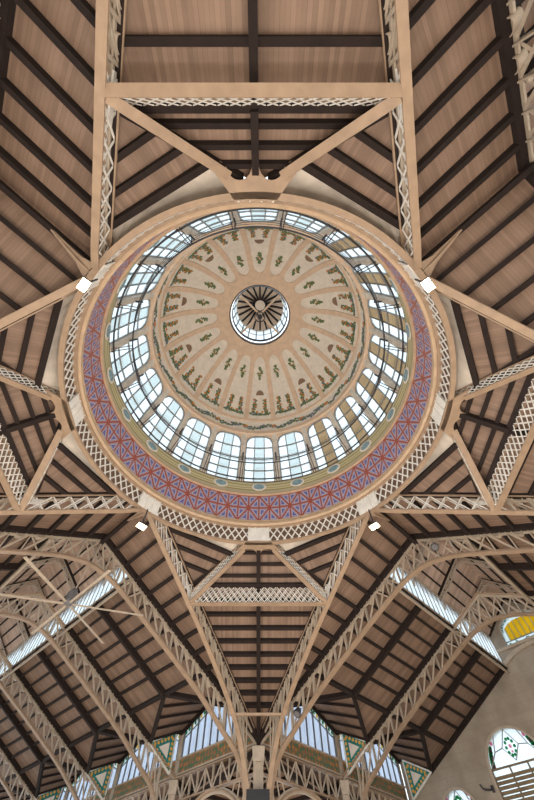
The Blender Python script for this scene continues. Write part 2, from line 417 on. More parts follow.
# ------------------------------------------------------------ dome ribs, beams and braces (one arm, then turned copies)
RIBLOW = [(16.75, 1.5), (16.65, 3.0), (16.4, 4.3), (15.9, 5.5), (15.2, 6.68), (14.3, 7.55), (13, 8.38), (11.4, 9.25), (9.68, 10.08), (7.5, 11.08), (6.3, 11.62), (5.6, 12.0)]
def make_rib(s):
    t = thing('dome_rib', '', 'roof rib', (s * 3, 9, 11), 'curved steel ribs carrying the dome ring')
    hd = V((s * RK, -1, 0)).normalized(); side = V((hd.y, -hd.x, 0))
    low = catmull([(s * ribx(Y), Y, z) for Y, z in RIBLOW], 4)
    def up(Y):
        u = (Y - ribx(Y)) / math.sqrt(2); return V((s * ribx(Y), Y, zroof(u) - 0.2))
    MB().sweep(low, 0.235, 0.06, side=side).build('lower_flange', 'tan', t)
    MB().sweep([l + V((0, 0, 0.07)) for l in low], 0.06, 0.14, side=side).build('flange_stem', 'tan', t)
    MB().sweep([up(16.3), up(5.6)], 0.34, 0.06, side=side).build('upper_chord', 'tan', t)
    MB().sweep([up(16.3) - V((0, 0, .1)), up(5.6) - V((0, 0, .1))], 0.05, 0.14, side=side).build('chord_stem', 'cream', t)
    lf = polyf(low); ys = [15.6, 15.0, 14.4, 13.8, 13.2, 12.6, 12.0, 11.4, 10.8, 10.2]
    def lowat(Y):
        best = min(range(len(low) - 1), key=lambda i: 0 if (low[i].y - Y) * (low[i + 1].y - Y) <= 0 else 1)
        a, b = low[best], low[best + 1]; return a.lerp(b, max(0, min(1, (a.y - Y) / max(1e-6, a.y - b.y))))
    for off in (-0.08, 0.08):
        sv = side * off
        for i, y in enumerate(ys):
            a, b = lowat(y), up(y)
            MB().bar(a + sv, b + sv, 0.03, 0.08, side=side).build('web_post', 'cream', t)
            if i: MB().bar(lowat(ys[i - 1]) + sv, b + sv, 0.03, 0.06, side=side).build('web_diagonal', 'cream', t)
    for i in range(len(ys) - 1):
        y = (ys[i] + ys[i + 1]) / 2; c = up(y) - V((0, 0, 0.07)); hd2 = (up(y - .1) - up(y + .1)).normalized()
        MB().sweep(half_ring(c, 0.17, hd2, (0, 0, -1)), 0.22, 0.03, side=side).build('arched_gusset', 'cream', t)
    mb = MB()
    for off in (-0.08, 0.08):
        sv = side * off
        A = [lowat(10.0 + (5.7 - 10.0) * k / 8) + sv for k in range(9)]; B = [up(10.0 + (5.7 - 10.0) * k / 8) + sv for k in range(9)]
        lattice(mb, polyf(A), polyf(B), 8, side, 0.05, 0.03)
    mb.build('web_lattice', 'white', t)
    # gusset plate where the beam and brace meet
    MB().prism([V((s * (BX - .02), BY, BZ - .35)) + hd * .55 + V((0, 0, .2)), V((s * (BX - .02), BY, BZ - .72)) + hd * .5 + V((0, 0, .3)), V((s * (BX - .02), BY, BZ - .62)) - hd * .5, V((s * (BX - .02), BY, BZ - .35)) - hd * .5], side * 0.05).build('gusset_plate', 'white', t)
    return t
def make_beam():
    t = thing('tie_beam', '', 'roof beam', (0, BY, BZ - .6), 'horizontal lattice beams between dome ribs')
    z0, z1 = 10.08, 10.94; x = BX - 0.1
    MB().bar((-x, BY, z0), (x, BY, z0), 0.25, 0.05, side=(0, 1, 0)).build('lower_flange', 'tan', t)
    MB().bar((-x, BY, z1), (x, BY, z1), 0.25, 0.05, side=(0, 1, 0)).build('upper_flange', 'tan', t)
    for y in (-0.1, 0.1):
        m = MB(); lattice(m, polyf([(-x, BY + y, z0 + .04), (x, BY + y, z0 + .04)]), polyf([(-x, BY + y, z1 - .04), (x, BY + y, z1 - .04)]), 22, V((0, 1, 0)), 0.032, 0.02, rows=2)
        m.build('lattice_web', 'white', t)
    return t
def make_brace(s):
    t = thing('diagonal_brace', '', 'roof brace', (s * 2, 8.8, BZ - .6), 'lattice braces from the ring to the tie beams')
    a = V((s * 0.75, 8.15, 12.04)); b = V((s * (BX - .12), BY - .1, 10.1)); d = (b - a).normalized()
    side = d.cross(V((0, 0, 1))).normalized(); up = V((0, 0, 0.5))
    MB().bar(a, b, 0.25, 0.05, side=side).build('lower_flange', 'tan', t)
    MB().bar(a + up, b + up, 0.25, 0.05, side=side).build('upper_flange', 'tan', t)
    for o in (-.1, .1):
        m = MB(); sv = side * o; e = V((0, 0, .04))
        lattice(m, polyf([a + sv + e, b + sv + e]), polyf([a + sv + up - e, b + sv + up - e]), 13, side, 0.034, 0.02, rows=2)
        m.build('lattice_web', 'white', t)
    return t
ribs0 = [make_rib(1), make_rib(-1)]; beam0 = make_beam(); br0 = [make_brace(1), make_brace(-1)]
def make_console():
    t = thing('ring_console', '', 'bracket', (0, 7.9, 11.9), 'plate brackets where braces meet the ring')
    z = 12.0; prof = [(-0.62, 7.52), (0.62, 7.52)]
    arc = half_ring((0.47, 8.42, z), 0.37, (1, 0, 0), (0, -1, 0), 10); arc2 = half_ring((-0.47, 8.42, z), 0.37, (1, 0, 0), (0, -1, 0), 10)
    pts = [V((x, y, z)) for x, y in prof] + [V((1.2, 8.25, z)), V((1.02, 8.52, z))] + arc + [V((0, 8.52, z))] + arc2 + [V((-1.02, 8.52, z)), V((-1.2, 8.25, z))]
    MB().prism(pts, (0, 0, 0.08)).build('plate', 'tan', t)
    MB().bar((0, 7.7, z + .2), (0, 8.3, z + .2), 0.08, 0.3, side=(1, 0, 0)).build('stiffener', 'tan', t)
    MB().tube([(0, 8.3, z - .04), (0, 8.3, z + .3)], 0.1, 12).build('pin', 'tan', t)
    return t
con0 = make_console()
RN = {'bottom': ('bottom right', 'bottom left'), 'left': ('left, lower', 'left, upper'), 'top': ('top left', 'top right'), 'right': ('right, upper', 'right, lower')}
for i, (ang, wh) in enumerate(ARMS):
    for j in (0, 1):
        o = ribs0[j] if i == 0 else dup(ribs0[j])
        if i: o.location = V((ribs0[j]['_o'][0], ribs0[j]['_o'][1], ribs0[j]['_o'][2] + EYE)); o.rotation_euler.z = 0
        turn(o, ang)
        relabel(o, f'curved tan steel rib from dome ring to {wh} column, {RN[wh][j]} one')
        o = br0[j] if i == 0 else dup(br0[j])
        if i: o.location = V((br0[j]['_o'][0], br0[j]['_o'][1], br0[j]['_o'][2] + EYE)); o.rotation_euler.z = 0
        turn(o, ang); relabel(o, f'short lattice brace from the ring to the {wh} tie beam, {RN[wh][j]} one')
    for src, lab in ((beam0, f'white lattice tie beam with tan flanges between the two {wh} ribs'), (con0, f'tan plate bracket with two round notches at the {wh} of the dome ring')):
        o = src if i == 0 else dup(src)
        if i: o.location = V((src['_o'][0], src['_o'][1], src['_o'][2] + EYE)); o.rotation_euler.z = 0
        turn(o, ang); relabel(o, lab)

# ------------------------------------------------------------ ring girder, cornice, drum
ring = thing('ring_girder', 'large round lattice girder under the dome drum with eight white plates', 'ring girder', (0, 0, 12))
MB().lathe([(7.57, 12.0), (7.76, 12.0), (7.76, 12.1), (7.57, 12.1)], 160).build('lower_flange', 'tan', ring)
MB().lathe([(7.48, 12.90), (7.72, 12.90), (7.72, 12.98), (7.48, 12.98)], 160).build('upper_flange', 'tan', ring)
for k in range(8):
    a0, a1 = R(45 * k + 4.0), R(45 * k + 41.0); m = MB(); n = 13
    def fa(z, rr=7.60): return lambda t: V((rr * math.sin(a0 + (a1 - a0) * t), rr * math.cos(a0 + (a1 - a0) * t), z))
    run = 1.35
    for i in range(-1, n + 1):
        for t0, t1 in ((i / n, (i + run) / n), ((i + run) / n, i / n)):
            za, zb = 12.1, 12.9; u0, u1 = t0, t1               # clip the bar to the stretch between node plates
            if max(u0, u1) <= 0 or min(u0, u1) >= 1: continue
            def at(u): return za + (zb - za) * (u - t0) / (t1 - t0)
            c0, c1 = min(1, max(0, u0)), min(1, max(0, u1)); p_, q_ = fa(at(c0))(c0), fa(at(c1))(c1)
            m.bar(p_, q_, 0.035, 0.055, side=(p_ + q_) * .5 - V((0, 0, (p_.z + q_.z) / 2)))
    m.build('lattice', 'white', ring)
    a = R(45 * k); m = MB(); m.lathe([(7.54, 12.08), (7.6, 12.08), (7.6, 12.90), (7.54, 12.90)], 6, a - R(4.2), a + R(4.2))
    for d in (-4.0, -1.3, 1.3, 4.0):
        b = a + R(d); m.bar((7.53 * math.sin(b), 7.53 * math.cos(b), 12.08), (7.53 * math.sin(b), 7.53 * math.cos(b), 12.90), 0.05, 0.05)
    m.build('node_plate', 'white', ring)
MB().lathe([(7.66, 12.1), (7.72, 12.1), (7.72, 12.9), (7.66, 12.9)], 120).build('back_plate', 'backing', ring)

drum = thing('dome_drum', 'round drum with red and blue mosaic and ochre band below the dome windows', 'drum', (0, 0, 12.9))
MB().lathe([(7.42, 12.98), (7.36, 13.02), (7.36, 13.12), (7.45, 13.14), (7.45, 13.20), (7.39, 13.22), (7.39, 13.29), (7.52, 13.31), (7.85, 13.31), (7.85, 12.98)], 160).build('cornice', 'cornice', drum)
m = MB(); m.lathe([(7.48, 13.31), (7.48, 15.18), (7.8, 15.18), (7.8, 13.31)], 160, uscale=80, vs_=[0, 2, 2, 0]); m.build('mosaic_band', 'mosaic', drum)
MB().lathe([(7.40, 15.18), (7.36, 15.24), (7.40, 15.32), (7.85, 15.32), (7.85, 15.18)], 160).build('moulding', 'mosaic_red' if 'mosaic_red' in M else 'cornice', drum)
m = MB(); m.lathe([(7.44, 15.32), (7.50, 16.42), (7.8, 16.42), (7.8, 15.32)], 160, uscale=80, vs_=[0, 1, 1, 0]); m.build('ochre_band', 'band', drum)
for k in range(20):
    a = R(18 * k); n = V((math.sin(a), math.cos(a), 0)); tg = V((n.y, -n.x, 0)); c = n * 7.42 + V((0, 0, 15.86))
    o = MB().prism([c + tg * .44 * math.cos(t) + V((0, 0, 1)) * .30 * math.sin(t) for t in [2 * PI * i / 20 for i in range(20)]], -n * 0.03).build('medallion', 'panel', drum)
    i1 = MB().prism([c - n * .03 + tg * .32 * math.cos(t) + V((0, 0, 1)) * .21 * math.sin(t) for t in [2 * PI * i / 20 for i in range(20)]], -n * 0.02).build('medallion_centre', 'medal', drum)
    sub(i1, o)

# ------------------------------------------------------------ dome windows
H0, H1 = 16.42, 20.35
def rw(h):
    t = (h - H0) / (H1 - H0); return 7.50 - 0.62 * t - 0.27 * t * t
def sp(ang, h, off=0.0): r = rw(h) + off; return V((r * math.sin(ang), r * math.cos(ang), h))
outw = lambda p: V((p.x, p.y, 0)).normalized() * 0.22
WA = R(7.55)
def arch_h(a): return 19.7 + 0.52 * max(0, 1 - abs(a / WA) ** 2.6) ** 0.5
def make_window():
    t = thing('dome_window', '', 'window', (0, rw(H0), H0), 'arched windows round the dome drum')
    hs = [H0 + (19.7 - H0) * k / 8 for k in range(9)]
    ang = [WA * (-1 + 2 * k / 12) for k in range(13)]
    # frame following the opening
    for s in (-1, 1):
        o = MB().ribbon([sp(s * WA, h, .06) for h in hs], [sp(s * (WA - R(.45)), h, .06) for h in hs], lambda p: outw(p) * .4); o.build('frame_side', 'lead', t)
    MB().ribbon([sp(a, arch_h(a), .06) for a in ang], [sp(a * .93, arch_h(a) - .07, .06) for a in ang], lambda p: outw(p) * .4).build('frame_arch', 'lead', t)
    MB().ribbon([sp(a, H0, .06) for a in ang], [sp(a, H0 + .07, .06) for a in ang], lambda p: outw(p) * .4).build('frame_sill', 'lead', t)
    for a in (-WA * .36, WA * .36):
        hh = [H0 + (arch_h(a) - H0) * k / 10 for k in range(11)]
        MB().ribbon([sp(a - R(.22), h, .04) for h in hh], [sp(a + R(.22), h, .04) for h in hh], lambda p: outw(p) * .4).build('mullion', 'lead', t)
    for h in (17.35, 18.3, 19.2):
        MB().ribbon([sp(a, h - .03, .05) for a in ang], [sp(a, h + .03, .05) for a in ang], lambda p: outw(p) * .35).build('transom', 'lead', t)
    for lo, hi, mt in ((-WA, -WA * .36, 'pane'), (-WA * .36, WA * .36, None), (WA * .36, WA, 'pane')):
        aa = [lo + (hi - lo) * k / 6 for k in range(7)]; m = MB()
        prev = None
        N = 10
        for k in range(N):
            m.ribbon([sp(a, H0 + (arch_h(a) - H0) * k / N, .10) for a in aa], [sp(a, H0 + (arch_h(a) - H0) * (k + 1) / N, .10) for a in aa], lambda p: outw(p) * .06)
        m.build('side_pane' if mt else 'middle_pane', mt or 'CENTRE', t)
    return t
M['CENTRE'] = M['bluepane']
wins = {}
win0 = make_window()
M['CENTRE'] = M['ochre']
win1 = make_window()
ORD = ['topmost', 'second', 'third', 'fourth', 'fifth', 'sixth', 'seventh', 'eighth', 'ninth', 'tenth', 'eleventh', 'twelfth', 'thirteenth', 'fourteenth', 'fifteenth', 'sixteenth', 'seventeenth', 'eighteenth', 'nineteenth', 'twentieth']
# angle 0 = +y = bottom of the photo; clockwise in the photo
used = set()
wloc = (0, rw(H0), H0 + EYE)
for k in range(20):
    ang = 2 * PI * k / 20                     # rotation about +z turns +y towards -x: bottom -> left -> top, clockwise in the photo
    och = k in (12, 13, 14, 15, 16, 17, 18)
    src = win1 if och else win0
    o = src if src.name not in used else dup(src); used.add(src.name)
    o.location = wloc; o.rotation_euler = (0, 0, 0); turn(o, ang)
    cn = (k - 10) % 20
    where = 'at the top of the ring in the photo' if cn == 0 else ('at the bottom of the ring in the photo' if cn == 10 else f'{ORD[cn]} clockwise from the topmost one')
    o['label'] = f'arched dome window, {"ochre" if och else "blue-grey"} middle lights, {where}'
dw = thing('wall_drum', 'grey stone piers and arches between the dome windows', 'wall', (0, 0, H0), kind='structure')
for k in range(20):
    c = R(18 * k); m = MB(); hh = [H0 + (H1 - H0) * i / 12 for i in range(13)]
    a0, a1 = c + WA, c + R(18) - WA
    m.ribbon([sp(a0, h) for h in hh], [sp(a1, h) for h in hh], outw)
    m.ribbon([sp((a0 + a1) / 2 - R(1.3), h, -.10) for h in hh[:11]], [sp((a0 + a1) / 2 + R(1.3), h, -.10) for h in hh[:11]], lambda p: outw(p) * .5)
    m.build('pier', 'pilaster', dw)
    aa = [WA * (-1 + 2 * i / 14) for i in range(15)]
    MB().ribbon([sp(c + a, arch_h(a)) for a in aa], [sp(c + a, H1) for a in aa], outw).build('window_head', 'rib', dw)

# ------------------------------------------------------------ dome cap
RHO, HC = 6.62, 20.7
def cp(th, psi, off=0.0):
    r = RHO + off; return V((r * math.sin(psi) * math.sin(th), r * math.sin(psi) * math.cos(th), HC + r * math.cos(psi)))
dome = thing('stucco_dome', 'pale stucco dome with twenty painted panels between raised ribs', 'dome', (0, 0, 20.3))
m = MB(); pr = [R(p) for p in range(20, 95, 3)]
prof = [(RHO * math.sin(p), HC + RHO * math.cos(p)) for p in pr] + [((RHO + .25) * math.sin(p), HC + (RHO + .25) * math.cos(p)) for p in pr[::-1]]
m.lathe(prof, 120); m.build('shell', 'panel', dome, smooth=False)
thk = lambda p: (V((p.x, p.y, p.z - HC)).normalized() * 0.07)
OFF = -0.075
def panel_half(psi):
    pd_ = math.degrees(psi); base = R(9) - math.asin(0.17 / (RHO * math.sin(psi)))
    if pd_ < 29.5: return 0
    if pd_ < 34.5: return base * math.sqrt(max(0, 1 - ((34.5 - pd_) / 5) ** 2))
    return base
pl = [29.5, 29.8, 30.3, 31, 32, 33.2, 34.5, 38, 42, 46, 50, 54, 58, 62, 66, 70, 74, 78.5]
for k in range(20):
    c = R(18 * k + 9)
    MB().ribbon([cp(c - R(9) + panel_half(R(p)), R(p), OFF) for p in pl], [cp(c + R(9) - panel_half(R(p)), R(p), OFF) for p in pl], thk).build('dome_rib', 'rib', dome)
m = MB(); prr = [21.2, 24, 27, 29.5]
m.lathe([((RHO + OFF) * math.sin(R(p)), HC + (RHO + OFF) * math.cos(R(p))) for p in prr] + [(RHO * math.sin(R(p)), HC + RHO * math.cos(R(p))) for p in prr[::-1]], 120).build('crown_ring', 'rib', dome)
m = MB(); prr = [78.5, 80.5]
m.lathe([((RHO + OFF) * math.sin(R(p)), HC + (RHO + OFF) * math.cos(R(p))) for p in prr] + [(RHO * math.sin(R(p)), HC + RHO * math.cos(R(p))) for p in prr[::-1]], 120).build('lower_moulding', 'rib', dome)
m = MB(); prr = [91, 92.5, 94]
m.lathe([((RHO - .1) * math.sin(R(p)), HC + (RHO - .1) * math.cos(R(p))) for p in prr] + [((RHO + .1) * math.sin(R(p)), HC + (RHO + .1) * math.cos(R(p))) for p in prr[::-1]], 120).build('foot_moulding', 'rib', dome)
def blob(mb, th, psi, x, y, rx, ry, rot, mi, off=-0.03, n=6):
    """a small raised leaf or fruit; x across (m), y towards the crown (m)"""
    pts = []
    for i in range(n):
        a = 2 * PI * i / n; px = rx * math.cos(a); py = ry * math.sin(a)
        qx, qy = x + px * math.cos(rot) - py * math.sin(rot), y + px * math.sin(rot) + py * math.cos(rot)
        ps = psi - qy / RHO; pts.append(cp(th + qx / (RHO * math.sin(ps)), ps, off))
    mid = sum(pts, V((0, 0, 0))) / n
    mb.prism(pts, V((mid.x, mid.y, mid.z - HC)).normalized() * 0.03, mi)
rnd = random.Random(3)
for k in range(20):
    th = R(18 * k); m = MB()
    def leafy(x, y, n, sp_):
        for _ in range(n):
            blob(m, th, R(74), x + rnd.uniform(-sp_, sp_), y + rnd.uniform(-sp_, sp_), rnd.uniform(.085, .14), rnd.uniform(.045, .07), rnd.uniform(0, PI), 0 if rnd.random() < .8 else 2)
    for i in range(9):                                   # base garland of the panel
        leafy(-.68 + 1.36 * i / 8, 0.06, 4, .09)
    for s in (-1, 1):                                     # two upright sprays
        for j in range(8): leafy(s * (.48 - .02 * j), .15 + .18 * j, 4, .11)
        for j, (dx, dy) in enumerate(((.10, .25), (-.10, .5), (.02, .95), (-.22, .12), (.0, .72))):
            blob(m, th, R(74), s * .42 + dx * s, .1 + dy * 1.4, .10, .10, 0, 1, -.045)
    m.build('painted_spray', ['leaf', 'orange', 'blue'], dome)
    m = MB()
    for j in range(7):
        for _ in range(2):
            blob(m, th, R(42), rnd.uniform(-.05, .05) + (.12 if j in (3, 4) else 0) * rnd.choice((-1, 1)), -.36 + .15 * j, .14, .07, rnd.uniform(0, PI), 0)
    for s in (-1, 1):
        blob(m, th, R(42), s * .17, .08, .08, .035, s * .6, 0); blob(m, th, R(42), s * .12, -.12, .06, .03, -s * .6, 0)
    blob(m, th, R(42), 0, .02, .055, .055, 0, 1, -.045); blob(m, th, R(42), .1, .14, .04, .04, 0, 1, -.045); blob(m, th, R(42), -.1, .14, .04, .04, 0, 1, -.045)
    m.build('painted_star_motif', ['leaf', 'orange'], dome)
    if k % 2 == 0:
        pts = []
        for i in range(13):
            a = PI * i / 12; qx, qy = .31 * math.cos(a), -.15 + .44 * math.sin(a); ps = R(56.5) - qy / RHO
            pts.append(cp(th + qx / (RHO * math.sin(ps)), ps, -.03))
        mid = sum(pts, V((0, 0, 0))) / 13
        MB().prism(pts, V((mid.x, mid.y, mid.z - HC)).normalized() * .04).build('vent', 'vent', dome)
for j in range(20):                                       # garland running round the foot of the dome, one swag per window
    m = MB()
    for i in range(40):
        a = 2 * PI * (j + i / 34) / 20; wv = .14 * math.sin(a * 20)
        blob(m, a, R(86), rnd.uniform(-.04, .04), wv + rnd.uniform(-.17, .17), rnd.uniform(.09, .15), rnd.uniform(.05, .075), rnd.uniform(0, PI), rnd.choice((0, 0, 2, 2)))
    for dx, dy in ((0, 0), (.12, .06), (-.12, .04), (.02, .14)):
        blob(m, 2 * PI * (j + .5) / 20, R(86), dx, dy, .08, .08, 0, 1, -.045)
    m.build('painted_garland', ['leaf', 'orange', 'blue'], dome)

# ------------------------------------------------------------ lantern
lan = thing('lantern', 'small glazed lantern with radiating dark rafters at the crown of the dome', 'lantern', (0, 0, 26.8))
MB().lathe([(2.28, 26.85), (2.42, 26.8), (2.50, 26.95), (2.28, 27.1)], 64).build('opening_ring', 'iron', lan)
MB().lathe([(2.2, 27.15), (2.14, 27.15), (2.14, 27.5), (2.2, 27.5)], 64).build('kerb', 'iron', lan)
MB().lathe([(2.16, 27.5), (2.18, 27.5), (1.98, 29.2), (1.96, 29.2)], 64).build('glazing', 'pane', lan)
for k in range(20):
    a = R(18 * k + 9); MB().bar((2.14 * math.sin(a), 2.14 * math.cos(a), 27.5), (1.94 * math.sin(a), 1.94 * math.cos(a), 29.2), 0.09, 0.07).build('glazing_bar', 'lead', lan)
MB().lathe([(2.08, 28.35), (2.02, 28.35), (2.02, 28.42), (2.08, 28.42)], 64).build('transom', 'lead', lan)
MB().lathe([(2.1, 29.2), (0.01, 30.9), (0.01, 31.0), (2.2, 29.3)], 64).build('lantern_roof', 'rib', lan)
MB().lathe([(2.0, 29.1), (1.92, 29.1), (1.92, 29.28), (2.0, 29.28)], 64).build('eaves_ring', 'panel', lan)
for k in range(20):
    a = R(18 * k); d = V((math.sin(a), math.cos(a), 0))
    MB().bar(d * 1.86 + V((0, 0, 29.24)), d * 0.45 + V((0, 0, 30.38)), 0.13, 0.16, side=(-d.y, d.x, 0)).build('rafter', 'dark', lan)
MB().lathe([(0.01, 30.2), (0.42, 30.2), (0.46, 30.4), (0.01, 30.4)], 32).build('boss', 'rib', lan)
for a in (R(45), R(-45)):
    d = V((math.cos(a), math.sin(a), 0)) * 2.2; MB().bar(-d + V((0, 0, 27.3)), d + V((0, 0, 27.3)), 0.13, 0.16, side=(-d.y, d.x, 0)).build('cross_bar', 'rib', lan)
pend = thing('pendant_lamp', 'small round lamp in a dark ring hanging at the centre of the lantern', 'lamp', (0, 0, 26.4))
MB().tube([(0, 0, 27.25), (0, 0, 26.75)], 0.03, 8).build('rod', 'iron', pend)
MB().lathe([(0.36, 26.55), (0.42, 26.55), (0.42, 26.63), (0.36, 26.63)], 32).build('hoop', 'iron', pend)
MB().lathe([(0.01, 26.45), (0.15, 26.5), (0.2, 26.6), (0.15, 26.72), (0.01, 26.78)], 24).build('globe', 'iron', pend, smooth=True)
for k in range(3):
    a = R(120 * k); MB().tube([(0.15 * math.cos(a), .15 * math.sin(a), 26.6), (0.38 * math.cos(a), .38 * math.sin(a), 26.59)], 0.02, 6).build('arm', 'iron', pend)

# ------------------------------------------------------------ maintenance ring rail inside the drum
rail = thing('cable_rail', 'thin dark ring rail on brackets running round inside the dome windows', 'rail', (0, 0, 16.5))
def circ(r, z, n=120): return [V((r * math.sin(2 * PI * i / n), r * math.cos(2 * PI * i / n), z)) for i in range(n)]
MB().tube(circ(7.34, 16.5), 0.045, 8, closed=True).build('lower_ring', 'iron', rail)
MB().tube(circ(6.62, 17.15), 0.04, 8, closed=True).build('upper_ring', 'iron', rail)
for r, z in ((6.72, 17.5), (6.80, 17.75), (6.88, 18.0)): MB().tube(circ(r, z), 0.012, 5, closed=True).build('wire', 'iron', rail)
for k in range(20):
    a = R(18 * k + 9); d = V((math.sin(a), math.cos(a), 0)); t = V((d.y, -d.x, 0)); m = MB()
    for s in (-1, 1): m.tube([d * 7.4 + t * .07 * s + V((0, 0, 16.3)), d * 6.6 + t * .07 * s + V((0, 0, 17.15))], 0.022, 6)
    m.tube([d * 6.6 + V((0, 0, 17.1)), d * 6.95 + V((0, 0, 18.2))], 0.025, 6); m.tube([d * 7.0 + V((0, 0, 17.9)), d * 6.75 + V((0, 0, 18.3))], 0.05, 6)
    m.build('bracket', 'iron', rail)

# ------------------------------------------------------------ naves: roof slopes
def nave_cross_roof(where):
    out = []
    for s in (1, -1):
        side = {('lower left', 1): 'right', ('lower left', -1): 'left', ('lower right', 1): 'right', ('lower right', -1): 'left', ('upper left', 1): 'left', ('upper left', -1): 'right', ('upper right', 1): 'left', ('upper right', -1): 'right'}[(where, s)]
        side = {'lower left': ('nearer the bottom column', 'nearer the left edge'), 'lower right': ('nearer the right edge', 'nearer the bottom column'), 'upper left': ('nearer the left edge', 'nearer the top edge'), 'upper right': ('nearer the top edge', 'nearer the right edge')}[where][0 if s > 0 else 1]
        a, b, c = V((0, 7.62, zroof(0))), V((s * HU, HU, zroof(HU))), V((0, HU, zroof(0)))
        t = thing('roof_slope', f'triangular boarded roof slope between rib and first truss, {where} of the dome, {side}', 'ceiling', (s * 4, 10, 11), kind='structure')
        e = (b - a).normalized()
        plane_panel(t, [[a, b, c]], (0, 1, 0), [(-s * .89 * n, 0.17, 0.22) for n in range(1, 13)], rails=[(c - V((0, .15, 0)), b - V((0, .15, 0)))], rafters=[])
        # dark rail beside the rib
        o = V((0, 0.45, 0)); 
        out.append(t)
    t = thing('ridge_rail', f'dark ridge timber with tan bracket above the {where} corner of the ring', 'ridge beam', (0, 9, 12.6))
    MB().bar((0, 7.8, 12.75), (0, HU, 12.75), 0.18, 0.22, side=(1, 0, 0)).build('timber', 'dark', t)
    MB().prism([(-.03, 7.7, 12.05), (-.03, 8.2, 12.1), (-.03, 9.6, 12.68), (-.03, 7.7, 12.68)], (.06, 0, 0)).build('bracket', 'tan', t)
    m = MB(); m.ribbon([V((-.32, 7.8, 12.08)), V((-.14, 8.3, 12.25)), V((-.04, 9.5, 12.66))], [V((.32, 7.8, 12.08)), V((.14, 8.3, 12.25)), V((.04, 9.5, 12.66))], lambda p: V((0, 0, .03))); m.build('bracket_flange', 'tan', t)
    out.append(t); return out
for ang, wh in NAVES:
    for o in nave_cross_roof(wh): turn(o, ang)

MU, MZ0, MZ1, MZR = 2.33, 11.65, 13.85, 15.75      # roof monitor: half width, foot, eaves, ridge
NB = {'lower left': 4, 'lower right': 2, 'upper left': 1, 'upper right': 1}
BN = ['first', 'second', 'third', 'fourth', 'fifth']
IU, CU = HU - 3.96, HU - 2.07
def bay_slope(s, k, where, sd):
    r0 = HU + BAY * k; r1 = r0 + BAY; rm = (r0 + r1) / 2
    t = thing('roof_slope', f'main boarded roof slope, {BN[k]} bay of {where} nave, {sd}', 'ceiling', (s * 5, rm, 10), kind='structure')
    P = lambda u, r: V((s * u, r, zroof(u)))
    plane_panel(t, [[P(MU, r0), P(MU, r1), P(IU, r1), P(IU, r0)], [P(IU, r0), P(IU, rm), P(CU, r0)], [P(IU, rm), P(IU, r1), P(CU, r1)]], (0, 1, 0),
                [(-s * (MU + .12), .2, .24)] + [(-s * (MU + .78 * n), .13, .17) for n in range(1, 7)], rails=[(P(MU, r0 + .12), P(CU, r0 + .12)), (P(MU, r1 - .12), P(CU, r1 - .12)), (P(IU, rm), P(CU, r0)), (P(IU, rm), P(CU, r1)), (P(IU, r0), P(IU, r1))],
                rafters=[(P(MU, rm), P(IU, rm))])
    out = [t]
    PZ, CZ = 10.55, 9.27
    for e in (0, 1):
        rc = r0 if e == 0 else r1
        I = P(IU, rm); C2 = P(CU, rc); C1 = V((s * HU, rc, CZ)); Q = V((s * HU, rm, PZ))
        t2 = thing('dormer_slope', f'dormer soffit, {BN[k]} bay of {where} nave, {sd}, {"dome end" if e == 0 else "far end"}', 'ceiling', tuple((I + C1) / 2), kind='structure')
        m = MB()
        for tri in ((I, Q, C1), (I, C1, C2)): m.prism(list(tri), (0, 0, .1), uvf=lambda p: (p.x, p.y))
        m.build('boarding', 'board', t2)
        for f in (0.04, 0.27, 0.5, 0.73, 0.96):
            a, b = I.lerp(C2, f), Q.lerp(C1, f); MB().bar(a - V((0, 0, .06)), b - V((0, 0, .06)), .10, .12).build('purlin', 'dark', t2)
        MB().bar(Q - V((0, 0, .1)), C1 - V((0, 0, .1)), .12, .2).build('edge_rail', 'dark', t2)
        out.append(t2)
    return out
